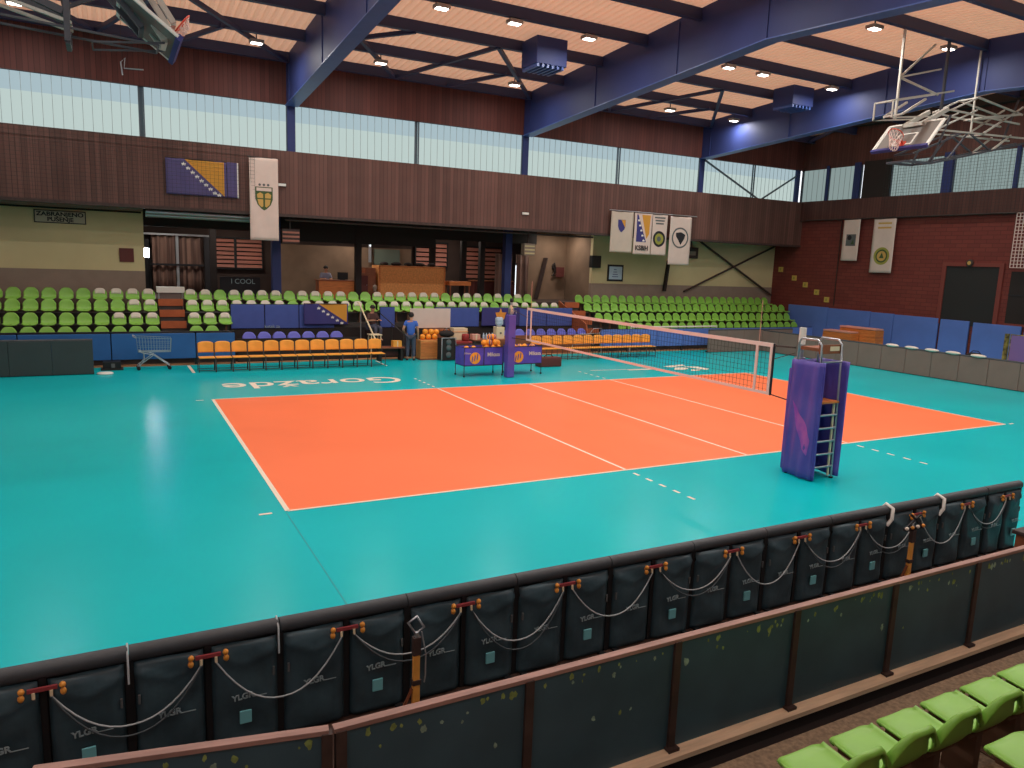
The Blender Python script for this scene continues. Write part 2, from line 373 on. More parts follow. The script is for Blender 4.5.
# tan edge strip in front of the far stand, and the stand itself (concrete steps)
struct('trim_1', MB().box((XL, 15.25, -0.2), (XR, 15.6, 0.02)), M['tan'], 'tan edge strip along the far stand')
ROWY = [16.2, 16.9, 17.6, 18.3]; ROWT = [1.18, 1.56, 1.95, 2.28]; ROWX = 0.49
TREAD = [z - 0.80 for z in ROWT]
def stepped(name, x0, x1, rows, label):
    mb = MB()
    for k in rows:
        y0 = ROWY[k] - 0.50; y1 = ROWY[k] + 0.20 if k < 3 else 18.85
        mb.box((x0, y0, 0.0), (x1, y1, TREAD[k]))
    return struct(name, mb, M['stand'], label)
stepped('stand_steps', XL, 1.45, (0, 1, 2, 3), 'dark concrete steps of the far left stand')
stepped('stand_steps', 1.45, 15.65, (2, 3), 'dark concrete steps behind the team area')
stepped('stand_steps', 15.65, XR, (0, 1, 2, 3), 'dark concrete steps of the far right stand')
struct('floor_team_area', MB().box((1.45, 15.6, 0), (15.65, 17.1, 0.30)), M['dark'], 'low dark platform of the team area')
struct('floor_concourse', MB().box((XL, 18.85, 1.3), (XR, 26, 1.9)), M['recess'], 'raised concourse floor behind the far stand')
def stair(x0, x1, label):
    mb = MB()
    dk = MB(); z = .45  # dark core, seen in the riser gaps as the shaded undercut
    ys = [15.62, 16.15, 16.7, 17.25, 17.8]
    for k in range(5):
        zt = .62 + .335*k
        mb.box((x0, ys[k], zt-.24), (x1, ys[k]+.04, zt)); dk.box((x0+.01, ys[k]+.04, .02), (x1-.01, 18.3, zt-.10))
    o = struct('stair', mb, M['stair'], label); dk.build('shade_core', M['stand'], o); return o
stair(-0.72, 0.06, 'red brown steps through the left stand')
stair(15.70, 16.45, 'red brown steps at the end of the right stand')
# brown side cheek of the right stair going up from the team area
struct('trim_2', MB().prism([(15.66, 15.7, 0.3), (15.66, 16.0, 1.15), (15.66, 18.3, 2.0), (15.66, 18.3, 0.3)], (0.06, 0, 0)), M['stair'], 'brown cheek board of the right stair')

# --- fascia (boarded wall over the far stand) with its window strip
ZB, ZS, ZT = 5.04, 7.2, 8.85
struct('wall_far', MB().box((XL, YF, ZB), (XR, YF+0.30, ZS)), M['wood_lo'], 'dark brown boarded wall under the far windows')
struct('wall_far_upper', MB().box((XL, 17.45, ZT-0.04), (XR, 17.7, 10.62)), M['wood_up'], 'dark red boarded wall over the far windows')
struct('trim_3', MB().box((XL, 17.15, ZB-0.10), (XR, 17.5, ZB)), M['rust'], 'dark steel edge under the boarded wall')
struct('trim_4', MB().box((XL, 17.28, 10.36), (XR, 17.5, 10.6)), M['purlin'], 'dark blue edge beam under the far roof')
# cream walls set back under the fascia
struct('wall_cream_left', MB().box((XL, 18.85, 2.86), (-1.05, 19.05, 5.1)), M['cream'], 'cream painted wall behind the left stand')
struct('wall_cream_left_base', MB().box((XL, 18.84, 1.3), (-1.05, 19.05, 2.86)), M['greyband'], 'grey painted base of the left cream wall')
struct('wall_cream_right', MB().box((17.75, 18.85, 2.80), (XR, 19.05, 5.25)), M['cream'], 'cream painted wall behind the right stand')
struct('wall_cream_right_base', MB().box((17.75, 18.84, 1.3), (XR, 19.05, 2.80)), M['greyband'], 'grey painted base of the right cream wall')
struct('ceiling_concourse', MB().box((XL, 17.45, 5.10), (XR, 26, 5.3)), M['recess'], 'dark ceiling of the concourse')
struct('trim_5', MB().box((XL, 18.7, 4.9), (-1.05, 18.85, 5.1)), M['greyband'], 'grey ledge over the left cream wall')
struct('trim_6', MB().tube([(XL, 18.78, 4.86), (-1.1, 18.78, 4.86)], 0.03), M['dark'], 'dark pipe along the left cream wall')
struct('trim_7', MB().tube([(-1.0, 17.6, 4.86), (3.0, 17.6, 4.86)], 0.07).tube([(-1.0, 17.9, 4.78), (2.5, 17.9, 4.78)], 0.09), M['steel'], 'grey pipes under the fascia')
struct('trim_8', MB().tube([(3.5, 17.5, 4.85), (16.8, 17.5, 4.85)], 0.04), M['rust'], 'brown pipe under the fascia')
# concourse back wall and its fittings
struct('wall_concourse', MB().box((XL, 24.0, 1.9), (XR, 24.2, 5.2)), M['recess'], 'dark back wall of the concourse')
struct('wall_concourse_right', MB().box((15.6, 21.2, 1.9), (17.75, 21.35, 5.2)), M['conc'], 'brown wall beside the right cream wall')
struct('wall_concourse_mid', MB().box((4.2, 22.6, 1.9), (10.2, 22.75, 4.05)), M['conc'], 'grey brown partition behind the desk')
struct('wall_return', MB().box((-1.25, 19.05, 1.9), (-1.05, 24.0, 5.2)), M['recess'])
struct('gleam_baffle', MB().box((-1.05, 23.1, 1.9), (-.98, 24.0, 4.3)).box((-.72, 23.1, 1.9), (-.66, 24.0, 4.3)).box((-1.05, 23.1, 3.68), (-.66, 24.0, 4.3)).box((-1.05, 23.25, 1.9), (-.66, 24.0, 3.29)), M['black'], 'black baffle added around the sunlit glass to narrow its light')  # made-up jamb boxes that limit the spread of the bright glass
struct('wall_return_right', MB().box((17.75, 19.05, 1.9), (17.95, 21.3, 5.2)), M['conc'])
def slats(x0, x1, y, z0, z1, n):
    mb = MB()
    for k in range(n):
        z = z0 + (k+.5)*(z1-z0)/n; h = (z1-z0)/n*.36
        mb.prism([(x0, y-.02, z-h), (x0, y+.04, z+h), (x0, y+.05, z+h), (x0, y-.01, z-h)], (x1-x0, 0, 0))
    return mb
WN = [0]
def blind_window(x0, x1, y, z0, z1, label, n=7):
    WN[0] += 1
    w = struct('window_%d' % WN[0], MB().box((x0, y+.1, z0), (x1, y+.14, z1)), M['glassd'], label)
    f = MB()
    for a, b in (((x0-.06, y, z0-.06), (x0, y+.12, z1+.06)), ((x1, y, z0-.06), (x1+.06, y+.12, z1+.06)), ((x0, y, z1), (x1, y+.12, z1+.06)), ((x0, y, z0-.06), (x1, y+.12, z0)), (((x0+x1)/2-.05, y-.03, z0), ((x0+x1)/2+.05, y+.1, z1))): f.box(a, b)
    f.build('frame', M['black'], w)
    slats(x0, x1, y+.04, z0, z1, n).build('blind', M['blind'], w)
    return w
blind_window(1.55, 3.75, 23.8, 2.95, 4.2, 'red brown slatted blind window left of the desk')
blind_window(13.3, 15.5, 23.8, 2.75, 4.3, 'red brown slatted blind window right of the chipboard crate')
blind_window(10.9, 12.5, 23.8, 3.3, 4.4, 'dark slatted window above the chipboard crate', 5)
WN[0] += 1
w = struct('window_%d' % WN[0], MB().box((8.4, 22.5, 3.3), (9.6, 22.58, 4.0)), M['glassg'], 'grey green pane beside the chipboard crate')
# sunlit sliver of a glass door
WN[0] += 1
struct('window_%d' % WN[0], MB().box((-0.96, 23.6, 3.3), (-0.74, 23.64, 3.66)), M['gleam'], 'sunlit sliver of glass left of the striped curtains')
# dark beams below the concourse ceiling
for (x0, x1, y, z0) in ((-1.0, 4.4, 19.6, 4.45), (4.4, 10.4, 20.2, 4.15), (10.4, 15.6, 20.4, 4.5)):
    struct('ceiling_downstand', MB().box((x0, y, z0), (x1, y+.3, 5.1)), M['dark'], 'dark downstand beam in the concourse')
for x, y in ((10.9, 21.75), (12.2, 21.2), (13.0, 20.9), (1.55, 22.0), (7.0, 20.3)):
    struct('column', MB().box((x-.12, y-.12, 1.9), (x+.12, y+.12, 5.1)), M['dark'], 'dark post in the concourse')
for x, nm in ((3.45, 'left'), (13.35, 'right')):
    struct('column', MB().box((x-.16, 18.9, 1.5), (x+.16, 19.2, 5.1), .01), M['beam'], 'dark blue steel column of the concourse, ' + nm)

# end wall
struct('wall_right', MB().box((XR, YN, 0), (XR+.3, 19.05, 6.25)), M['brick'], 'dark red blockwork end wall')
struct('wall_right_mid', MB().box((XR-.18, YN, 6.25), (XR+.3, 17.2, 7.22)), M['wood_r'], 'dark brown boards under the end wall windows')
struct('wall_right_upper', MB().box((XR-.05, YN, 8.78), (XR+.3, 17.5, 11.3)), M['wood_r'], 'dark brown boards over the end wall windows')
struct('trim_9', MB().tube([(XR-.2, -7, 6.28), (XR-.2, 16.8, 6.28)], 0.03), M['rust'], 'thin pipe along the end wall boards')
struct('trim_10', MB().bar((XR-.04, 14.75, 2.1), (XR-.04, 14.75, 6.2), .03), M['rust'], 'thin conduit on the end wall')

# window strips: each bay half is one window (glass with its joints, and a frame)
COLX = [-5.75, 3.75, 13.25, 22.8]
def rim(a, b, t, ax):
    """one closed window frame: outer and inner loop, in the X-Z or Y-Z plane"""
    m_ = MB(); k = 0 if ax == 'X' else 1; d = 1 if ax == 'X' else 0
    vs = []
    for dep in (a[d], b[d]):
        for i in (0, t):
            for (u, v) in ((a[k]+i, a[2]+i), (b[k]-i, a[2]+i), (b[k]-i, b[2]-i), (a[k]+i, b[2]-i)):
                vs.append((u, dep, v) if ax == 'X' else (dep, u, v))
    fs = []
    for q in range(4):
        r_ = (q+1) % 4
        fs += [(q, r_, 4+r_, 4+q), (8+q, 12+q, 12+r_, 8+r_), (q, 8+q, 8+r_, r_), (4+q, 4+r_, 12+r_, 12+q)]
    return m_.add(vs, fs)
struct('wall_far_back', MB().box((XL, 17.67, 7.1), (XR, 17.72, 8.9)), M['mull'], 'grey wall strip behind the far windows')
def strip_window(x0, x1, label):
    WN[0] += 1; y = 17.62; zm = ZS + (ZT-ZS)*.64
    w = struct('window_%d' % WN[0], MB().box((x0, y, ZS-.05), (x1, y+.035, zm)), M['winlo'], label)
    MB().box((x0, y, zm), (x1, y+.04, ZT)).build('upper_glow_band', M['winup'], w)  # upper part of the glass, glow tinted bluer
    f = MB(); n = int((x1-x0)/.262)
    for k in range(1, n): f.box((x0+k*(x1-x0)/n-.006, y-.012, ZS-.05), (x0+k*(x1-x0)/n+.006, y, ZT))
    f.build('glazing_bar', M['winline'], w)
    g = rim((x0, y-.05, ZS-.05), (x1, y+.01, ZT), .04, 'X')
    g.build('frame', M['mull'], w)
edges = [-11.5, -5.75, -1.0, 3.75, 8.5, 13.25, 18.0, 22.8, 26.2, XR]
names = ['at the far left corner', 'left of the wide left half bay', 'above the blue and yellow flag', 'right of the left blue beam', 'left of the middle blue beam', 'right of the middle blue beam', 'left of the third blue beam', 'right of the third blue beam', 'beside the hall corner']
for k in range(len(edges)-1):
    strip_window(edges[k] + (.12 if abs(edges[k]) in (5.75, 3.75, 13.25, 22.8) else .05), edges[k+1]-(.12 if abs(edges[k+1]) in (5.75, 3.75, 13.25, 22.8) else .05), 'strip of pale channel glass ' + names[k])
def end_window(y0, y1, label, m='winr'):
    WN[0] += 1; x = XR+.02
    w = struct('window_%d' % WN[0], MB().box((x, y0, 7.1), (x+.04, y1, 8.85)), M[m], label)
    f = MB(); n = max(2, int(abs(y1-y0)/.3))
    for k in range(1, n): f.box((x-.015, y0+k*(y1-y0)/n-.006, 7.1), (x, y0+k*(y1-y0)/n+.006, 8.85))
    f.build('glazing_bar', M['winline'], w)
    rim((x-.05, y0, 7.1), (x+.02, y1, 8.85), .06, 'Y').build('frame', M['mull'], w)
end_window(15.85, 17.42, 'end wall window beside the hall corner'); end_window(14.3, 15.8, 'second end wall window from the corner')
end_window(13.78, 13.98, 'bright narrow end wall pane', 'tube')
end_window(9.9, 12.4, 'curtained end wall window under the hoop'); end_window(6.95, 9.5, 'curtained end wall window right of the hoop'); end_window(3.5, 6.9, 'end wall window at the picture edge'); end_window(-1, 3.3, 'end wall window out of view')
struct('wall_right_back', MB().box((XR+.1, YN, 7.0), (XR+.3, 17.6, 8.9)), M['dark'], 'dark reveal behind the end wall windows')
for y, hw in ((14.14, .15), (13.08, .68), (9.7, .2), (6.92, .06), (15.83, .05)):
    struct('end_wall_post', MB().box((XR-.15, y-hw, 7.1), (XR+.01, y+hw, 8.9)), M['dark'] if hw > .3 else M['beam'], 'dark post between end wall windows')
struct('trim_16', MB().box((XR-.35, YN, 10.55), (XR-.05, 17.4, 10.95)), M['dark'], 'dark edge beam along the end wall roof')

# columns, main beams, purlins, bracing, roof sheet
for k, x in enumerate(COLX + [29.25]):
    struct('column', MB().box((x-.13, 17.5, ZS-.1), (x+.13, 17.62, ZT+.1)), M['beam'], 'blue steel column between the far windows')
for k, x in enumerate(COLX):
    mb = MB(); w = .17
    ys = [17.44, RIDGE, YN]
    for a, b in ((0, 1), (1, 2)):
        ya, yb = ys[a], ys[b]
        for sx in (-w, w-.02):
            mb.prism([(x+sx, ya, beam_z(ya)), (x+sx, yb, beam_z(yb)), (x+sx, yb, deck_z(yb)-.02), (x+sx, ya, deck_z(ya)-.02)], (.02, 0, 0))
    o = struct('roof_beam', mb, M['beam'], ['dark blue roof beam at the far left', 'dark blue roof beam left of the court', 'dark blue roof beam over the net', 'dark blue roof beam over the right court end'][k])
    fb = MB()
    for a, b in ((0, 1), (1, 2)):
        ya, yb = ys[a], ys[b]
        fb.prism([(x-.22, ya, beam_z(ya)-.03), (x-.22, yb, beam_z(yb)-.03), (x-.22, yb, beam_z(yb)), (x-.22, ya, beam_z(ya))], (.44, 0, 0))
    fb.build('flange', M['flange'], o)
    st = MB()
    for y in (16.9, 12.3, 8, 4.5, 0): st.box((x-.2, y-.01, beam_z(y)), (x-.17, y+.01, deck_z(y)-.1)).box((x+.17, y-.01, beam_z(y)), (x+.2, y+.01, deck_z(y)-.1))
    st.build('stiffener', M['beam'], o)
PY = [16.9, 14.5, 12.0, 9.55, 7.1, 4.6, 2.1, -0.4, -2.9, -5.4, -7.9]
for y in PY:
    z = deck_z(y) - .03
    struct('purlin', MB().box((XL, y-.05, z-.31), (XR, y+.05, z)).box((XL, y-.09, z-.33), (XR, y+.09, z-.31)), M['purlin'], 'dark blue roof purlin')
xs = [-5.75, 3.75, 13.25, 22.8, 29.3]
for i in range(4):
    a, b = xs[i], xs[i+1]; L = b-a; m = (a+b)/2
    def zz(y): return deck_z(y)-.34
    for p, q in (((a+.3, 12.0), (m-1.2, 16.8)), ((m-1.2, 16.8), (m+.6, 12.0)), ((m+.6, 12.0), (b-.3, 16.8)), ((a+.3, 14.4), (m-2.2, 12.0)), ((m+.9, 16.8), (b-2.6, 14.4))):
        struct('roof_brace', MB().bar((p[0], p[1], zz(p[1])), (q[0], q[1], zz(q[1])), .12), M['purlin'], 'diagonal roof brace')
mb = MB()
pitch, dep = .25, .045
for (ya, yb) in ((17.7, RIDGE), (RIDGE, YN)):
    xs_ = []; x = XL
    while x < XR:
        xs_ += [(x, 0), (x+.10, 0), (x+.135, dep), (x+.215, dep)]; x += pitch
    vs = []
    for y in (ya, yb): vs += [(x, y, deck_z(y)+h) for x, h in xs_]
    n = len(xs_); mb.add(vs, [(i, i+1, n+i+1, n+i) for i in range(n-1)])
struct('ceiling', mb, M['deck'], 'corrugated roof sheet')

# lamps: each a housing, a lit face, and the light it throws
LD = bpy.data.lights.new('lamp_light', 'AREA'); LD.shape = 'RECTANGLE'; LD.size = .32; LD.size_y = .2; LD.energy = LAMP_W; LD.color = (1.0, .97, .93)
def lamp(x, y, label, group='floodlights under the roof'):
    z = deck_z(y) - .52
    r = thing('ceiling_lamp', label, 'lamp', (x, y, z), 0, group)
    MB().box((-.21, -.15, .03), (.21, .15, .13), .02).build('housing', M['lampbody'], r)
    MB().box((-.16, -.10, 0.012), (.16, .10, .03)).build('diffuser', M['lampglow'], r)
    MB().bar((0, 0, .12), (0, 0, .5), .03).build('hanger', M['purlin'], r)
    l = bpy.data.objects.new('lamp_light', LD); COL.objects.link(l); l.location = (x, y, z - .01)
rowA = [(-4.1, 'far left'), (2.2, 'left of the left beam'), (6.2, 'first right of the left beam'), (11.3, 'by the middle beam'), (18.6, 'by the right window bay'), (22.15, 'beside the third beam')]
for x, s in rowA: lamp(x, 15.0, 'roof lamp in the row nearest the far wall, ' + s)
for x, s in ((-4.1, 'far left'), (1.2, 'left of the left beam'), (6.15, 'first of three above the left half'), (8.4, 'second of three above the left half'), (10.95, 'beside the blue air duct'), (16.6, 'first right of the middle beam'), (18.2, 'second right of the middle beam'), (21.7, 'in front of the third beam'), (26.5, 'beyond the third beam')): lamp(x, 9.6, 'roof lamp in the second row out, ' + s)
for x, s in ((-4.1, 'far left'), (1.2, 'left of the left beam'), (6.15, 'bay left'), (8.4, 'bay middle'), (10.9, 'bay right'), (15.9, 'against the middle beam'), (17.6, 'second right of the middle beam'), (21.1, 'behind the basketball frame rod'), (26.5, 'beyond the third beam')): lamp(x, 4.85, 'roof lamp in the third row out, ' + s)
for y, rn in ((-0.5, 'fourth'), (-5.5, 'fifth'), (-10.4, 'sixth')):  # unseen rows carry the grid on; the sixth is added for light
    for x, s in ((-4.1, 'far left'), (10.9, 'middle'), (21.6, 'right'), (26.5, 'last')) if rn == 'sixth' else ((-4.1, 'far left'), (1.2, 'second'), (6.15, 'third'), (8.4, 'fourth'), (10.9, 'fifth'), (16.0, 'sixth'), (18.2, 'seventh'), (21.6, 'eighth'), (26.5, 'last')): lamp(x, y, 'unseen roof lamp in the %s row from the far wall, %s' % (rn, s))

# blue air boxes hanging under the roof
def duct(x, y, z, label):
    zt = deck_z(y) - z - .12
    r = thing('air_duct', label, 'duct', (x, y, z), 0)
    MB().box((-.55, -.5, .10), (.55, .5, zt), .015).build('body', M['beam'], r)
    g = MB()
    for k in range(6): g.box((-.52 + .18*k, -.48, 0), (-.52+.18*k+.08, .48, .1))
    g.build('grille', M['flange'], r)
duct(10.45, 11.4, 9.72, 'dark blue air box hanging left of the middle beam')
duct(21.5, 11.2, 9.85, 'dark blue air box hanging left of the third beam')

# the rest of the hall: the near side and the left end, walls like the visible ones, windows added for light
struct('wall_near', MB().box((XL, YN-.3, 0), (XR, YN, 7.2)), M['wood_lo'], 'boarded wall behind the near stand')
struct('wall_near_upper', MB().box((XL, YN-.3, 8.85), (XR, YN, 10.7)), M['wood_up'])
struct('wall_left', MB().box((XL-.3, YN, 0), (XL, 24.2, 7.2)), M['brick'], 'left end wall')
struct('wall_left_upper', MB().box((XL-.3, YN, 8.8), (XL, 17.6, 11.3)), M['wood_r'])
for k in range(8):
    WN[0] += 1; a = XL + (XR-XL)*k/8; b = XL + (XR-XL)*(k+1)/8
    w = struct('window_%d' % WN[0], MB().box((a+.1, YN-.1, 7.2), (b-.1, YN-.06, 8.85)), M['winn'], 'unseen window strip added to the near side wall for light')
    rim((a, YN-.1, 7.2), (b, YN, 8.85), .1, 'X').build('frame', M['mull'], w)
for k in range(6):
    WN[0] += 1; a = YN + (17.5-YN)*k/6; b = YN + (17.5-YN)*(k+1)/6
    w = struct('window_%d' % WN[0], MB().box((XL-.1, a+.1, 7.2), (XL-.06, b-.1, 8.8)), M['winn'], 'unseen window strip added to the left end wall for light')
    rim((XL-.1, a, 7.2), (XL, b, 8.8), .1, 'Y').build('frame', M['mull'], w)
LC = bpy.data.lights.new('concourse_fill', 'AREA'); LC.shape = 'RECTANGLE'; LC.size = 1.2; LC.size_y = .3; LC.energy = CONC_FILL_W; LC.color = (1.0, .9, .8)  # added lamps hidden behind the fascia, brighten the dark concourse
for x, y in ((-.2, 21.0), (2.6, 21.5), (7.2, 21.4), (12.0, 21.8), (16.6, 20.0)):
    r = thing('ceiling_lamp', 'unseen fill lamp added under the concourse ceiling at x %.0f' % x, 'lamp', (x, y, 5.082), 0, 'added concourse fill lamps'); r['label'] = 'long unseen lamp added to light the concourse, %s from the left' % ordn([-.2, 2.6, 7.2, 12.0, 16.6].index(x))
    MB().box((-.62, -.17, .02), (.62, .17, .08)).build('housing', M['lampbody'], r); MB().box((-.58, -.13, 0), (.58, .13, .02)).build('diffuser', M['tube'], r)
    l = bpy.data.objects.new('concourse_fill', LC); COL.objects.link(l); l.location = (x, y, 5.075)

# ================================================================== STAND SEATS
PROF = [(-.40, .425), (-.415, .44), (-.405, .455), (-.37, .462), (-.28, .455), (-.16, .445), (-.07, .447), (-.01, .475), (.02, .53), (.04, .595), (.055, .665), (.066, .72), (.078, .765), (.092, .785), (.108, .78), (.115, .755)]
def prof_at(t):
    t = max(0, min(1, t))*(len(PROF)-1); i = min(int(t), len(PROF)-2); f = t-i
    return PROF[i][0]*(1-f)+PROF[i+1][0]*f, PROF[i][1]*(1-f)+PROF[i+1][1]*f
def shell_fn(u, v, W=.207):
    t = v; y, z = prof_at(t); s = 2*u-1
    hw = W*(.86 + .14*min(1, t/.16)) if t < .16 else W
    if t > .5:
        k = (t-.5)/.4; k = min(1, k); z -= .17*k*max(0, (abs(s)-.25)/.75)**2.2
        y -= .05*abs(s)**2.5*min(1, k*2)
    else:
        z += .022*abs(s)**5 - .014*(1-s*s)*(1 if .15 < t < .45 else .3)
        y += .05*max(0, (abs(s)-.6)/.4)**2*(1 if t < .2 else 0)
    return (s*hw, y, z)
sm = MB().grid(lambda u, v: shell_fn(u, v), 14, 22); SHELL = sm.mesh('shell', M['seat'])
BR = MB().box((-.05, -.30, 0), (.05, -.02, .05)).box((-.03, -.2, .05), (.03, -.12, .44)).box((-.16, -.3, .40), (.16, -.06, .435)).mesh('bracket', M['seatdark'])
def paper_fn(u, v):
    x, y, z = shell_fn(.14+.72*u, .61 + .38*v); return (x, y-.012, z+.008)
PAP = MB().grid(paper_fn, 6, 6).mesh('paper_sheet', M['paper'])
def seat(loc, label, group, rz=0.0, paper=False):
    r = thing('stadium_seat', label, 'seat', loc, rz, group)
    for nm, me in (('shell', SHELL), ('bracket', BR)) + ((('paper_sheet', PAP),) if paper else ()):
        o = bpy.data.objects.new(nm, me); COL.objects.link(o); o.parent = r
        if nm == 'shell': solidify(o, .012)
        if nm == 'paper_sheet': solidify(o, .003, 1); o['label'] = 'white sheet over the seat back'
    return r
RN = ['front', 'second', 'third', 'top']
for k in range(4):
    for i in range(10):
        x = (-.98, -.96, -.98, -1.0)[k] - i*ROWX
        pap = (k == 3 and i < 4) or (k == 2 and i < 2) or (k == 1 and i < 3)
        seat((x, ROWY[k], TREAD[k]), '%s green seat left of the left stair in the %s row' % (ordn(i), RN[k]), 'left stand green seats, %s row' % RN[k], 0, pap)
for k, n in ((0, 2), (1, 3), (2, 31), (3, 29)):
    for i in range(n):
        x = .32 + .01*k + i*ROWX
        if k == 3 and i >= 29: continue
        pap = k > 1 and i not in (7, 13, 24) or (k == 1)
        if k == 3 and i in (2, 7, 12, 20, 26, 28): pap = False
        seat((x, ROWY[k], TREAD[k]), '%s green seat right of the left stair in the %s row' % (ordn(i), RN[k]), 'middle green seats, %s row' % RN[k], 0, pap)
for k, (x0, n) in enumerate(((17.75, 23), (16.95, 25), (16.8, 26), (16.75, 25))):
    for i in range(n):
        seat((x0+i*ROWX, ROWY[k], TREAD[k]), '%s green seat right of the right stair in the %s row' % (ordn(i), RN[k]), 'right stand green seats, %s row' % RN[k])

# blue team seats behind the yellow chairs
BSH = MB().grid(lambda u, v: shell_fn(u, v, .22), 8, 14).mesh('shell', M['bluechair'])
def blue_seat(x, y, label, group):
    r = thing('stadium_seat', label, 'seat', (x, y, .18), 0, group)
    o = bpy.data.objects.new('shell', BSH); COL.objects.link(o); o.parent = r; solidify(o, .014)
    o = bpy.data.objects.new('bracket', BR); COL.objects.link(o); o.parent = r; o.location = (0, 0, .0)
for i in range(7): blue_seat(1.95+i*.5, 15.95, '%s blue team seat from the left in front of the flag panels' % ordn(i), 'blue team seats on the left')
for i in range(8): blue_seat(11.95+i*.5, 15.95, '%s blue team seat from the left behind the right yellow chairs' % ordn(i), 'blue team seats on the right')

# ================================================================== BLUE PADS OF THE FAR BARRIER
def pad_board(x0, x1, y, z0, z1, label, m='pad', nm='barrier_pad', group='blue pads on the far barrier'):
    r = thing(nm, label, 'pad', ((x0+x1)/2, y, 0), 0, group); w = (x1-x0)/2
    MB().box((-w+.015, -.05, z0), (w-.015, .02, z1), .018).build('cushion', M[m], r)
    MB().box((-w, .02, 0.0), (-w+.05, .07, z1+.02)).box((w-.05, .02, 0.0), (w, .07, z1+.02)).box((-w, .02, z1-.03), (w, .07, z1+.02)).build('frame', M['black'], r)
ex = [-7.0, -4.6, -2.2, .2, 1.40]
for k, s in enumerate(('hidden behind the left dark board', 'behind the left dark board', 'behind the shopping trolley', 'left of the yellow chairs')):
    pad_board(ex[k], ex[k+1], 15.25, .23, 1.03, 'blue barrier pad under the left stand, ' + s)
ex = [15.9, 17.4, 18.9, 20.4, 22.3, 24.2, 25.7, 27.2, 28.7]
for k in range(8):
    pad_board(ex[k], ex[k+1], 15.25, .23, .98, 'blue barrier pad under the right stand, %s from the team area' % ordn(k), 'padr')
r = thing('barrier_rail', 'white rail on top of the right barrier pads', 'rail', (17.6, 15.40, 0)); MB().tube([(0, 0, 1.06), (4.9, 0, 1.06)], .035).build('tube', M['white'], r); MB().box((-.02, -.02, 0), (.02, .02, 1.06)).box((4.86, -.02, 0), (4.9, .02, 1.06)).build('post', M['white'], r)
r = thing('barrier_rail', 'dark rail along the top of the left barrier', 'rail', (-7.0, 15.40, 0)); MB().tube([(0, 0, 1.06), (8.4, 0, 1.06)], .025).build('tube', M['black'], r); MB().box((0, -.02, 0), (.04, .02, 1.05)).box((8.36, -.02, 0), (8.4, .02, 1.05)).build('post', M['black'], r)
# tall blue panels at the back of the team area
ex = [1.5, 2.65, 3.85, 5.15]
for k, s in enumerate(('at the left end', 'in the middle', 'next to the starry flag')):
    pad_board(ex[k], ex[k+1], 17.05, .95, 1.83, 'blue panel behind the blue team seats, ' + s, 'padn', 'padded_board', 'blue panels of the team area')
for a, b, s in ((6.9, 7.5, 'left of the whiteboard'), (9.15, 11.1, 'between whiteboard and star banner'), (12.9, 14.3, 'right of the star banner'), (14.3, 15.6, 'beside the right stair')):
    pad_board(a, b, 17.05, .95, 1.75, 'blue panel at the back of the team area, ' + s, 'padn', 'padded_board', 'blue panels of the team area')
struct('trim_11', MB().box((1.5, 15.45, 0.0), (5.6, 15.52, .80)), M['dark'], 'dark board in front of the blue team seats')
struct('trim_12', MB().box((11.3, 15.45, 0.0), (15.6, 15.52, .77)), M['wood2'], 'brown board in front of the right blue team seats')
struct('trim_13', MB().box((1.5, 17.0, .3), (15.6, 17.08, 1.0)), M['dark'], 'dark base below the blue panels')
# white lettering specks along the panels
t = text('panel_lettering', 'kutak za', .16, M['logo'], face_front(2.9, 16.98, 1.06)); tag(t, 'faint white lettering along the bottom of the blue panels', 'lettering')

# ================================================================== FLAGS, BANNERS AND SIGNS
def wave(x, z, a=.02): return a*math.sin(x*5.1+z*1.3) + a*.6*math.sin(x*11+z*2.2)
def cloth(x0, x1, z0, z1, y, name, m, parent=None, a=.02, nu=24, nv=16, off=0.0, t=.006):
    o = MB().grid(lambda u, v: (x0+(x1-x0)*u, y+wave(x0+(x1-x0)*u, z0+(z1-z0)*v, a)-off, z0+(z1-z0)*v), nu, nv).build(name, m, parent)
    return solidify(o, t)
def cloth_poly(pts, y, name, m, parent, a=.02, off=.006):
    """flat printed shape that follows the cloth"""
    bm = bmesh.new(); vs = [bm.verts.new((p[0], 0, p[1])) for p in pts]; bm.faces.new(vs)
    bmesh.ops.triangulate(bm, faces=bm.faces[:])
    for _ in range(3): bmesh.ops.subdivide_edges(bm, edges=[e for e in bm.edges if e.calc_length() > .12], cuts=1, use_grid_fill=True)
    bmesh.ops.triangulate(bm, faces=bm.faces[:])
    for v in bm.verts: v.co.y = y+wave(v.co.x, v.co.z, a)-off
    bm.verts.index_update(); mb = MB().add([v.co.copy() for v in bm.verts], [[v.index for v in f.verts] for f in bm.faces]); bm.free()
    return mb.build(name, m, parent)
def star(cx, cz, r):
    return [(cx+(r if k % 2 == 0 else r*.42)*math.sin(PI*k/5), cz+(r if k % 2 == 0 else r*.42)*math.cos(PI*k/5)) for k in range(10)]
def disc(cx, cz, r, n=20, ky=1.0): return [(cx+r*math.sin(2*PI*k/n), cz+ky*r*math.cos(2*PI*k/n)) for k in range(n)]
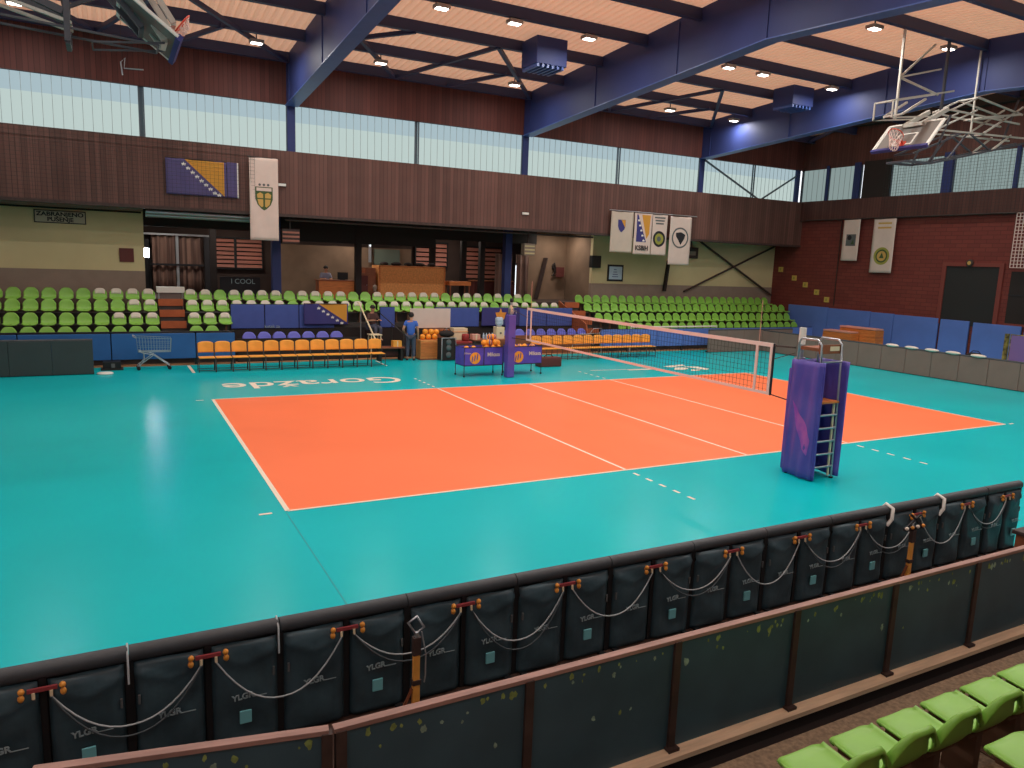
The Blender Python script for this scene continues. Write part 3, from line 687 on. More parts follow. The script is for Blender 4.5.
def state_flag(name, label, x0, x1, z0, z1, y, tri, stars, my='flagy', mb_='flagb'):
    r = thing(name, label, 'flag', ((x0+x1)/2, y, z0)); ox, oz = (x0+x1)/2, z0
    cloth(x0-ox, x1-ox, 0, z1-oz, 0, 'cloth', M[mb_], r, .012)
    cloth_poly([(p[0]-ox, p[1]-oz) for p in tri], 0, 'triangle', M[my], r, .012)
    n = stars
    for k in range(n):
        f = (k+.5)/n; cx = tri[0][0]+(tri[2][0]-tri[0][0])*f - ox - .10; cz = tri[0][1]+(tri[2][1]-tri[0][1])*f - oz - .09
        cloth_poly(star(cx, max(.06, cz), .068*(x1-x0)/2.2+.015), 0, 'star', M['white'], r, .012, .008)
    MB().tube([(x0-ox, 0, z1-oz), (x1-ox, 0, z1-oz)], .018).build('rod', M['rust'], r)
state_flag('state_flag', 'blue flag with yellow triangle and white stars on the boarded wall', -.38, 1.50, 5.46, 6.62, 17.12, [(.2, 6.60), (1.42, 6.60), (1.42, 5.48)], 9)
r = thing('cloth_strip', 'narrow blue cloth strip with white edge beside the wall flag', 'cloth', (1.72, 17.12, 5.46)); cloth(-.2, .12, 0, 1.17, 0, 'cloth', M['flagb'], r, .01); cloth(.12, .16, 0, 1.17, 0, 'edge_strip', M['white'], r, .01)
state_flag('state_flag', 'small blue flag with yellow triangle hung on the team panels', 4.0, 5.62, 1.12, 1.88, 16.9, [(4.55, 1.87), (5.58, 1.87), (5.58, 1.2)], 6, 'flagy', 'navy')
for x, z, s in ((3.32, 5.98, 'right of the town banner'), (13.15, 5.6, 'in the middle of the boarded wall')):
    r = thing('wall_light', 'small white lamp on the boarded wall, ' + s, 'lamp', (x, 17.12, z)); MB().box((-.15, 0, 0), (.15, .07, .09), .015).build('cover', M['white'], r); MB().box((-.17, .05, -.02), (.17, .08, .11)).build('base', M['rust'], r)
# town banner with a shield
def banner(name, label, cx, y, z0, z1, w, m='bannerw', a=.012):
    r = thing(name, label, 'banner', (cx, y, z0)); h = z1-z0
    cloth(-w/2, w/2, 0, h, 0, 'cloth', M[m], r, a, 12, 24)
    MB().tube([(-w/2-.05, 0, h), (w/2+.05, 0, h)], .018).build('rod', M['rust'], r); return r, h
def sh(pts, cx, cz, s): return [(cx+x*s, cz+z*s) for x, z in pts]
SHIELD = [(-.5, .62), (.5, .62), (.5, -.1), (.38, -.42), (.15, -.66), (0, -.75), (-.15, -.66), (-.38, -.42), (-.5, -.1)]
r, h = banner('town_banner', 'long white banner with a green and gold shield under the left beam', 2.70, 17.02, 4.08, 6.88, .96)
cloth_poly(sh(SHIELD, 0, h*.52, .58), 0, 'shield', M['green'], r, .012)
cloth_poly([(-.25, h*.52+.22), (.25, h*.52+.22), (.25, h*.52+.33), (-.25, h*.52+.33)], 0, 'shield_band', M['bannerw'], r, .012, .010)
for sx in (-1, 1):
    cloth_poly([(sx*.03, h*.52-.02), (sx*.22, h*.52-.02), (sx*.24, h*.52+.10), (sx*.13, h*.52+.17), (sx*.03, h*.52+.12)], 0, 'shield_gold', M['gold'], r, .012, .010)
    cloth_poly([(sx*.03, h*.52-.06), (sx*.22, h*.52-.06), (sx*.18, h*.52-.24), (sx*.08, h*.52-.33), (sx*.03, h*.52-.3)], 0, 'shield_gold', M['gold'], r, .012, .010)
for k in range(3): cloth_poly(disc(-.14+.14*k, h*.52+.43, .045, 8), 0, 'crown_dot', M['grey'], r, .012, .008)
# four white federation banners
r, h = banner('federation_banner', 'leftmost white banner with a small blue and yellow shield', 18.0, 17.03, 4.25, 6.03, 1.22, 'bannerd')
cloth_poly(sh(SHIELD, -.02, h*.66, .40), 0, 'shield', M['navy'], r, .012); cloth_poly([(-.05, h*.66+.24), (.17, h*.66+.24), (.17, h*.66-.1)], 0, 'shield_corner', M['flagy'], r, .012, .010)
r, h = banner('federation_banner', 'white banner with blue star ribbon, yellow wedge and lettering below', 19.12, 16.98, 4.2, 6.03, .98)
cloth_poly([(-.36, h-.08), (-.28, h-.08), (.22, h*.30), (-.36, h*.30)], 0, 'blue_ribbon', M['navy'], r, .012)
cloth_poly([(-.08, h-.08), (.40, h-.08), (.36, h*.5), (.22, h*.38)], 0, 'yellow_wedge', M['flagy'], r, .012)
for k in range(5): cloth_poly(star(-.24+.08*k, h*.82-.22*k, .07), 0, 'star', M['white'], r, .012, .010)
t = text('lettering', 'KSBIH', .30, M['ink'], face_front(-.03, -.032, h*.15), r, sx=.92, bold=.008)
r, h = banner('federation_banner', 'white banner with lines of text over a dark round crest', 20.08, 17.0, 4.2, 6.02, .86)
for k in range(3): cloth_poly([(-.30+.04*k, h-.18-.13*k), (.30-.04*k, h-.18-.13*k), (.30-.04*k, h-.11-.13*k), (-.30+.04*k, h-.11-.13*k)], 0, 'text_line', M['grey'], r, .012)
cloth_poly(disc(0, h*.40, .36), 0, 'crest', M['ink'], r, .012); cloth_poly(disc(0, h*.40, .25), 0, 'crest_centre', M['olive'], r, .012, .010); cloth_poly(disc(0, h*.40, .12, 12), 0, 'crest_ball', M['grey'], r, .012, .013)
r, h = banner('federation_banner', 'longest white banner with a ring emblem around a dark map', 21.25, 16.93, 3.8, 6.0, 1.26)
cloth_poly(disc(0, h*.56, .50, 28, .95), 0, 'ring', M['grey'], r, .012); cloth_poly(disc(0, h*.56, .42, 28, .95), 0, 'ring_field', M['bannerw'], r, .012, .009)
cloth_poly([(-.26, h*.56+.22), (.05, h*.56+.26), (.3, h*.56+.15), (.25, h*.56-.02), (.06, h*.56-.32), (-.08, h*.56-.12), (-.24, h*.56+.06)], 0, 'map', M['ink'], r, .012, .012)
r = thing('banner_pole', 'thin pole holding the four white banners', 'pole', (17.3, 17.06, 6.06)); MB().tube([(0, 0, 0), (5.0, 0, 0)], .022).build('tube', M['steel'], r); MB().box((.3, 0, -.02), (.34, .16, .02)).box((4.3, 0, -.02), (4.34, .16, .02)).build('hook', M['steel'], r)
# star banner in the team area
r = thing('star_banner', 'navy banner with an orange star hung on the team panels', 'banner', (12.0, 16.88, 1.02)); cloth(-.85, .9, 0, .76, 0, 'cloth', M['navy'], r, .01)
cloth_poly(star(.02, .47, .27), 0, 'star', M['gland'], r, .01); t = text('lettering', 'BIH', .2, M['logo'], face_front(0, -.025, .11), r)
# no smoking sign
r = thing('notice_sign', 'sign lettered ZABRANJENO PUŠENJE on the cream wall', 'sign', (-3.51, 18.80, 4.36))
MB().box((-.74, 0, 0), (.74, .04, .42)).build('board', M['ink'], r); MB().box((-.71, -.006, .03), (.71, .0, .39)).build('face', M['sign'], r)
text('lettering', 'ZABRANJENO', .185, M['ink'], face_front(0, -.009, .29), r, sx=1.16, bold=.006); text('lettering', 'PUŠENJE', .185, M['ink'], face_front(0, -.009, .12), r, sx=1.1, bold=.006)
def plate(name, label, cat, x0, x1, z0, z1, m, y=18.80, t=.05, inner=None):
    r = thing(name, label, cat, ((x0+x1)/2, y, z0)); w = (x1-x0)/2; h = z1-z0
    MB().box((-w, 0, 0), (w, t, h), .008).build('board', M[m], r)
    if inner:
        MB().box((-w+.08, -.008, .09), (w-.08, 0, h-.09)).build('sheet', M[inner], r)
    return r
plate('wall_plaque', 'dark red square panel on the left cream wall', 'panel', -1.83, -1.38, 3.16, 3.63, 'brownpanel')
r = plate('framed_poster', 'black framed pale blue poster on the right cream wall', 'poster', 18.62, 19.52, 2.92, 3.70, 'ink', inner='poster')
for k in range(4): MB().box((-.2+.03*k, -.012, .2+.11*k), (.16-.04*k, -.009, .23+.11*k)).build('print_line', M['navy'], r)
plate('wall_plaque', 'dark red square panel on the brown concourse wall', 'panel', 17.05, 17.5, 3.0, 3.48, 'brownpanel', 20.9)
r = thing('wall_speaker', 'black loudspeaker on the corner of the cream wall', 'loudspeaker', (17.78, 18.62, 3.52)); MB().box((-.26, -.1, 0), (.24, .16, .56), .03).build('cabinet', M['black'], r); MB().box((-.22, -.11, .04), (.20, -.10, .52)).build('grille', M['dark'], r); MB().box((-.03, .16, .2), (.03, .23, .3)).build('bracket', M['black'], r)
r = thing('wall_cage', 'dark wall mounted frame right of the banners', 'wall frame', (23.5, 18.6, 4.15)); MB().box((-.42, 0, 0), (.42, .25, .55), .02).build('box', M['rust'], r); MB().tube([(-.3, .1, .55), (-.22, .1, .9), (-.02, .1, .9), (.05, .1, .55)], .04).build('handle', M['rust'], r); MB().box((-.25, -.01, .15), (.25, 0, .35)).build('label_plate', M['greyband'], r)
r = thing('wall_strut', 'dark leaning strut below the ring banner', 'strut', (22.0, 18.7, 2.5)); MB().bar((0, 0, 0), (.2, .05, 1.5), .16, .12).build('bar', M['dark'], r)
r = thing('cross_bracing', 'dark steel cross brace on the right cream wall', 'brace'); MB().bar((23.3, 18.75, 2.5), (29.4, 18.75, 5.0), .12, .06).build('bar', M['rust'], r); MB().bar((24.0, 18.70, 5.05), (29.35, 18.70, 2.4), .12, .06).build('bar', M['rust'], r)
r = thing('window_bracing', 'steel cross rods in front of the corner windows', 'brace'); MB().bar((22.95, 17.56, 8.75), (26.6, 17.56, 7.2), .07).build('rod', M['mull'], r); MB().bar((26.8, 17.54, 7.2), (29.1, 17.54, 8.5), .07).build('rod', M['mull'], r)
# end wall banners
def end_banner(label, y0, y1, z0, z1):
    c = (y0+y1)/2; r = thing('wall_banner', label, 'banner', (XR-.25, c, z0), -PI/2); w = abs(y1-y0); h = z1-z0
    cloth(-w/2, w/2, 0, h, 0, 'cloth', M['bannerw'], r, .01, 10, 20); MB().tube([(-w/2, 0, h), (w/2, 0, h)], .02).build('rod', M['rust'], r)
    return r, h
r, h = end_banner('short white banner with a dark square emblem on the end wall', 13.55, 14.45, 4.3, 6.25)
cloth_poly([(-.25, h*.36), (.28, h*.36), (.28, h*.64), (-.25, h*.64)], 0, 'emblem', M['grey'], r, .01); cloth_poly(disc(-.08, h*.56, .12, 10), 0, 'emblem_mark', M['ink'], r, .01, .009); cloth_poly([(0, h*.4), (.2, h*.4), (.15, h*.52)], 0, 'emblem_mark', M['green'], r, .01, .009)
r, h = end_banner('long white banner with a yellow green round crest on the end wall', 11.7, 12.82, 3.78, 6.23)
cloth_poly(disc(0, h*.31, .40, 24), 0, 'crest', M['olive'], r, .01); cloth_poly(disc(0, h*.31, .30, 20), 0, 'crest_ring', M['green'], r, .01, .009); cloth_poly(disc(0, h*.31, .23, 16), 0, 'crest_field', M['gold'], r, .01, .012); cloth_poly([(-.12, h*.27), (.12, h*.27), (0, h*.38)], 0, 'crest_mark', M['green'], r, .01, .015)
for k in range(2): cloth_poly([(-.35, h-.25-.2*k), (.35, h-.25-.2*k), (.35, h-.17-.2*k), (-.35, h-.17-.2*k)], 0, 'text_line', M['gold'], r, .01)
# yellow plates climbing the end wall above the stand
for k, (y, z) in enumerate(((18.3, 3.78), (17.35, 3.36), (16.6, 3.04), (15.85, 2.70), (15.2, 2.36))):
    r = thing('wall_plate', '%s yellow wall plate from the top, beside the right stand' % ordn(k), 'plate', (XR-.02, y, z), 0, 'yellow plates on the end wall')
    MB().box((-.03, -.14, -.13), (0.02, .14, .13), .01).build('board', M['ywall'], r); MB().box((-.036, -.05, -.06), (-.03, .05, .06)).build('digit_patch', M['olive'], r)
# padding on the end wall, its door and shutters
def end_pad(y0, y1, z1, label, m='padr'):
    r = thing('wall_pad', label, 'pad', (XR, (y0+y1)/2, 0), 0, 'blue pads on the end wall'); w = abs(y1-y0)/2
    MB().box((-.10, -w+.012, .03), (-.005, w-.012, z1), .02).build('cushion', M[m], r); MB().box((-.02, -w, 0), (-.001, w, z1-.03)).build('backboard', M['black'], r)
for k, (a, b, s) in enumerate(((17.5, 15.0, 'in the corner by the stand'), (15.0, 12.6, 'behind the wooden vaulting boxes'), (12.6, 11.4, 'right of the vaulting boxes'), (11.4, 9.28, 'left of the black doorway'))):
    end_pad(a, b, 1.98-.02*k, 'blue wall pad ' + s)
end_pad(9.2, 7.95, 1.9, 'blue wall pad under the black doorway, left leaf'); end_pad(7.8, 5.9, 1.87, 'blue wall pad under the black doorway, right leaf'); end_pad(5.8, 3.5, 1.85, 'blue wall pad past the black doorway')
d = struct('door_1', MB().box((XR-.03, 7.05, 1.7), (XR+.02, 9.25, 4.16)), M['doorblack'], 'black doorway in the end wall')
MB().box((XR-.08, 9.25, 1.7), (XR+.02, 9.42, 4.16)).box((XR-.08, 6.88, 1.7), (XR+.02, 7.05, 4.16)).box((XR-.08, 6.88, 4.16), (XR+.02, 9.42, 4.32)).build('frame', M['frame_r'], d)
d = struct('window_60', MB().box((XR-.03, 2.5, 1.95), (XR+.02, 6.6, 4.0)), M['dark'], 'dark opening past the black doorway')
MB().box((XR-.06, 2.5, 1.85), (XR, 6.6, 1.95)).build('frame', M['frame_r'], d); MB().box((XR-.05, 2.5, 3.05), (XR, 6.6, 3.1)).build('transom', M['ink'], d)
r = thing('wall_clock', 'small round disc above the black doorway', 'disc', (XR-.1, 8.25, 4.3)); MB().lathe([(0, -.06), (.13, -.06), (.15, -.03), (.15, 0.02), (0, .02)], n=18, ax='X').build('case', M['rust'], r); MB().lathe([(0, -.065), (.08, -.065)], n=14, ax='X').build('dial', M['gold'], r)

# ================================================================== NET AND POSTS
NT, NB = 2.30, 1.30
net = thing('volleyball_net', 'volleyball net stretched over the centre line of the orange court', 'net', (9, 4.5, 0))
mb = MB()
def sag(y): return -.015*(1-(y/4.75)**2)
n = 96
for k in range(n+1):
    y = -4.92 + 9.67*k/n; mb.bar((0, y, NB+.03+sag(y)), (0, y, NT-.05+sag(y)), .0045)
for j in range(1, 10):
    for k in range(12):
        y0, y1 = -4.92+9.67*k/12, -4.92+9.67*(k+1)/12
        mb.bar((0, y0, NB+.1*j+sag(y0)), (0, y1, NB+.1*j+sag(y1)), .0045)
mb.build('netting', M['net'], net)
def bandmb(z0, z1):
    m_ = MB()
    for k in range(12):
        y0, y1 = -4.92+9.67*k/12, -4.92+9.67*(k+1)/12
        m_.prism([(-.008, y0, z0+sag(y0)), (-.008, y1, z0+sag(y1)), (-.008, y1, z1+sag(y1)), (-.008, y0, z1+sag(y0))], (.016, 0, 0))
    return m_
bandmb(NT-.075, NT).build('top_band', M['band'], net); bandmb(NB, NB+.055).build('bottom_band', M['band'], net)
for s, y in ((-1, -4.5), (1, 4.5)):
    MB().box((-.012, y-.028, NB), (.012, y+.028, NT)).build('side_band', M['band'], net)
    a = MB().tube([(.0, y+s*.03, NB), (.0, y+s*.03, NT+.8)], .006); a.build('antenna', M['anten'], net)
MB().tube([(0, -4.92, NB), (0, -4.92, NT)], .022).build('end_rod', M['ink'], net); MB().tube([(0, 4.75, NB), (0, 4.75, NT)], .012).build('end_rod', M['band'], net)
MB().box((-.012, -4.89, NB), (.012, -4.83, NT)).build('end_band', M['band'], net)
for y0, y1 in ((-4.92, -5.42), (4.75, 5.72)):
    MB().bar((0, y0, NT-.04), (0, y1, NT-.02), .03).bar((0, y0, NT-.3), (0, y1, NT-.12), .012).build('tension_rope', M['rust'], net)
    MB().bar((0, y0, NB+.02), (0, y1, NB-.02), .018).build('lower_rope', M['ink'], net)
def net_post(y, label, padtop, white):
    r = thing('net_post', label, 'post', (9.0, y, 0), 0, 'volleyball net posts')
    MB().tube([(0, 0, 0), (0, 0, 2.48)], .045, 14).build('pole', M['steel'], r)
    MB().box((-.13, -.12, 0.01), (.13, .12, padtop), .035).build('pad', M['purple'], r)
    MB().box((-.06, -.05, padtop+.04), (.08, .09, padtop+.2), .01).tube([(.08, 0, padtop+.12), (.18, 0, padtop+.12), (.18, 0, padtop+.02)], .012).build('winch', M['steel'], r)
    MB().lathe([(0, 2.52), (.045, 2.52), (.05, 2.46), (.05, 2.40), (0, 2.40)], n=14).build('cap', M['ink'], r)
    if white: MB().tube([(0, 0, 2.36), (0, 0, 2.66)], .062, 12).build('sleeve', M['white'], r)
    else: MB().tube([(0, 0, 2.1), (0, 0, 2.3)], .055, 12).build('sleeve', M['jug'], r)
    return r
net_post(-1.05, 'net post with white top sleeve beside the umpire stand', 1.92, True)
net_post(10.3, 'net post in purple padding in front of the ball carts', 2.0, False)

# umpire stand
u = thing('umpire_stand', 'tall umpire stand wrapped in purple and magenta padding with a ladder', 'umpire stand', (9.0, -1.50, 0), 0)
u.scale = (1, .78, 1)
f = MB()
for x in (-.26, .26):
    f.tube([(x, -.34, 0.0), (x, -.30, 1.4), (x, -.26, 2.42), (x, -.16, 2.5), (x, .30, 2.5), (x, .36, 2.42), (x, .38, 0.0)], .021, 8)
f.tube([(-.26, -.26, 2.42), (-.26, -.3, 2.12), (.26, -.3, 2.12), (.26, -.26, 2.42)], .018).tube([(-.26, .36, 2.3), (.26, .36, 2.3)], .018)
f.build('frame', M['steel'], u)
for k in range(5): MB().tube([(-.25, -.335+.004*k, .23+.235*k), (.25, -.335+.004*k, .23+.235*k)], .02).build('rung', M['steel'], u)
MB().box((-.27, -.34, 1.38), (.27, .34, 1.42), .008).build('platform', M['wood'], u)
g = MB().bar((.20, -.30, .05), (.20, -.27, 1.38), .035).build('ladder_strip', M['jug'], u)
def padsheet(x0, y0, x1, y1, z0, z1, name, m, off):
    d = Vector((x1-x0, y1-y0, 0)); nrm = Vector((-d.y, d.x, 0)).normalized()
    o = MB().grid(lambda a, b: Vector((x0, y0, z0+(z1-z0)*b)) + d*a + nrm*(off + .014*math.sin(9*a+3*b) + .012*math.sin(17*a-5*b) + .02*(1-b)*math.sin(6*a)), 14, 20).build(name, m, u)
    return solidify(o, .03)
padsheet(-.32, .42, -.32, -.38, .02, 2.12, 'side_pad', M['purple'], .0)
padsheet(-.32, -.38, -.25, -.38, .02, 2.12, 'pad_edge', M['purple'], .0)
padsheet(.36, -.42, .36, .42, .04, 2.12, 'side_pad', M['purple'], .0)
padsheet(.36, .42, -.32, .42, .04, 2.10, 'back_pad', M['purple'], .0)
# magenta print on the left pad
mb = MB(); 
pr_ = [(.30, 1.38), (.10, 1.2), (-.16, .95), (-.27, .72), (-.22, .44), (-.08, .55), (.05, .8), (.2, 1.05)]
bm = bmesh.new(); bm.faces.new([bm.verts.new((0, p[0], p[1])) for p in pr_]); bmesh.ops.triangulate(bm, faces=bm.faces[:])
for _ in range(3): bmesh.ops.subdivide_edges(bm, edges=[e for e in bm.edges if e.calc_length() > .09], cuts=1)
bmesh.ops.triangulate(bm, faces=bm.faces[:])
for v in bm.verts:
    a = (.42 - v.co.y)/.80; b = (v.co.z-.02)/2.10
    v.co.x = -.37 - .0 + -1*(-(.014*math.sin(9*a+3*b) + .012*math.sin(17*a-5*b) + .02*(1-b)*math.sin(6*a))) - 0
    v.co.x = -.32 + (.014*math.sin(9*a+3*b) + .012*math.sin(17*a-5*b) + .02*(1-b)*math.sin(6*a)) - .019
bm.verts.index_update(); mb.add([v.co.copy() for v in bm.verts], [[v.index for v in q.verts] for q in bm.faces], True); bm.free()
mb.build('print', M['mag'], u)
MB().box((-.27, -.20, 2.30), (.27, .30, 2.36), .008).box((-.27, -.24, 2.26), (.27, -.20, 2.42), .006).build('desk_board', M['wood2'], u)
MB().box((-.02, -.246, 2.31), (.22, -.24, 2.39)).build('label_plate', M['jug'], u)
for x in (-.26, .26): MB().box((x-.03, -.37, 0), (x+.03, -.31, .03)).box((x-.03, .35, 0), (x+.03, .41, .03)).build('foot', M['black'], u)

# ================================================================== BALL CARTS AND BALLS
def ball_mesh():
    return MB().sphere((0, 0, .105), .105, 16, 10).mesh('ball', M['ball'])
BALL = ball_mesh()
bsw = MB()
for s in (-1, 1):
    bsw.grid(lambda a, b: Vector((0, 0, .105)) + .1065*Vector((math.cos(a*PI-PI/2)*math.cos(s*(.25+.35*b)), math.cos(a*PI-PI/2)*math.sin(s*(.25+.35*b)), math.sin(a*PI-PI/2))), 12, 3)
BSW = bsw.mesh('swirl_panel', M['ballb'])
def ball(x, y, z, label, group, stripe=True):
    r = bpy.data.objects.new('volleyball', BALL); COL.objects.link(r); r.location = (x, y, z); r.rotation_euler = (random.random()*6, random.random()*.0, random.random()*6)
    r.rotation_euler = (0, 0, random.random()*6); tag(r, label, 'ball', group)
    if stripe:
        o = bpy.data.objects.new('swirl_panel', BSW); COL.objects.link(o); o.parent = r
    return r
def cart(x, y, rz, label, w, d, brand, long):
    r = thing('ball_cart', label, 'ball cart', (x, y, 0), rz, 'ball carts beyond the far sideline')
    o = MB()
    o.box((-w, -d, .36), (w, -d+.02, .93)).box((-w, d-.02, .36), (w, d, .93)).box((-w, -d, .36), (-w+.02, d, .93)).box((w-.02, -d, .36), (w, d, .93)).box((-w, -d, .36), (w, d, .39))
    o.build('bin', M['bin'], r)
    f = MB()
    for sx in (-1, 1):
        for sy in (-1, 1): f.tube([(sx*(w-.01), sy*(d-.01), .06), (sx*(w-.01), sy*(d-.01), .95)], .013)
    f.tube([(-w, -d, .94), (w, -d, .94), (w, d, .94), (-w, d, .94)], .014, 8, True).tube([(-w, -d, .36), (w, -d, .36), (w, d, .36), (-w, d, .36)], .012, 8, True)
    f.build('frame', M['chairf'], r)
    for sx in (-1, 1):
        for sy in (-1, 1): MB().lathe([(0, -.015), (.03, -.015), (.03, .015), (0, .015)], (sx*(w-.01), sy*(d-.01), .03), 12, 'Y').build('caster', M['black'], r)
    bx_ = -w*.45 if long else -w*.62
    k = MB(); k.add([(bx_+p[0], -d-.005, .60+p[1]) for p in disc(0, 0, .19, 20)], [tuple(range(20))]); k.build('ball_print', M['ball'], r)
    k = MB()
    for q in range(3): k.add([(bx_-.13+.09*q+p[0], -d-.008, .58+.04*q+p[1]) for p in ((0, -.1), (.03, -.12), (.06, .04), (.03, .1))], [(0, 1, 2, 3)])
    k.build('ball_print_panel', M['ballb'], r)
    text('lettering', brand, .17, M['bannerw'], face_front(w*.5, -d-.006, .70), r, bold=.004)
    if long:
        text('lettering', brand, .085, M['bannerw'], face_front(-w*.84, -d-.006, .76), r); MB().box((-.012, -d-.012, .37), (.012, -d, .94)).build('seam', M['chairf'], r)
    return r
cart(8.25, 10.97, .04, 'longer purple ball bin left of the padded net post, with ball picture', .70, .32, 'Mikasa', True)
cart(9.84, 10.97, .04, 'shorter purple ball bin standing behind and right of the padded net post', .56, .32, 'Mikasa', False)
n_ = 0
for lay, pts in (('lower', [(8.42, 10.82, .80), (8.64, 10.80, .80), (8.84, 10.84, .80), (8.50, 11.05, .80), (8.74, 11.06, .80)]), ('upper', [(8.36, 10.86, .95), (8.50, 10.80, .98), (8.72, 10.80, .97), (8.86, 10.92, .94), (8.62, 10.98, 1.0), (8.55, 10.84, 1.14), (8.70, 10.90, 1.13)])):
    for k, (x, y, z) in enumerate(pts): ball(x, y, z, '%s orange ball of the %s heap in the longer purple bin' % (ordn(k), lay), 'balls in the longer bin')
for k, (x, y) in enumerate(((7.74, 10.86), (8.0, 10.9))): ball(x, y, .76, '%s orange ball at the left end of the longer purple bin' % ordn(k), 'balls in the longer bin')
for k, (x, y) in enumerate(((9.45, 10.86), (9.67, 10.88), (9.9, 10.95), (10.15, 10.9))): ball(x, y, .79, '%s orange ball from the left in the shorter purple bin' % ordn(k), 'balls in the shorter bin')
# bigger orange balls on the wooden box by the standing person
for k, (x, y, z) in enumerate(((7.86, 15.0, .72), (8.10, 15.02, .72), (8.34, 15.0, .72), (7.98, 15.05, .9), (8.22, 15.05, .9), (8.45, 15.12, .88))):
    ball(x, y, z, '%s orange ball on the wooden box beside the standing person' % ordn(k), 'balls on the wooden box', False)

# ================================================================== YELLOW CHAIRS
def chair_proto():
    r = thing('plywood_chair', '', 'chair', (0, 0, 0), 0)
    MB().grid(lambda a, b: ((2*a-1)*.244*(1-.10*max(0, b-.55)/.45*abs(2*a-1)), .20+.03*b-.035*(1-(2*a-1)**2)*-1, .56+.34*b-.05*max(0, b-.5)*2*(abs(2*a-1)**3)), 8, 8).build('backrest', M['chair'], r)
    solidify(r.children[0], .016)
    MB().box((-.225, -.24, .425), (.225, .17, .45), .012).build('seat', M['chair'], r)
    for sx in (-1, 1):
        MB().tube([(sx*.236, -.21, 0), (sx*.236, -.2, .43), (sx*.236, .17, .43), (sx*.236, .22, .86)], .011).build('leg', M['chairf'], r)
        MB().tube([(sx*.236, .23, 0), (sx*.236, .16, .43)], .011).build('leg', M['chairf'], r)
    MB().tube([(-.236, -.21, .06), (.236, -.21, .06)], .009).tube([(-.222, .23, .06), (.222, .23, .06)], .009).tube([(-.222, -.2, .41), (.222, -.2, .41)], .009).build('stretcher', M['chairf'], r)
    return r
cp = chair_proto()
for i in range(12):
    lab = '%s yellow plywood chair from the left in the row left of the standing person' % ordn(i)
    loc = (.36+i*.488, 13.75, 0)
    if i == 0: cp.location = loc; cp['label'] = lab; cp['group'] = 'left row of yellow chairs'
    else: dup(cp, loc, lab, 0, 'left row of yellow chairs')
for i in range(12): dup(cp, (12.1+i*.475, 13.8, 0), '%s yellow plywood chair from the left in the row behind the net' % ordn(i), 0, 'right row of yellow chairs')

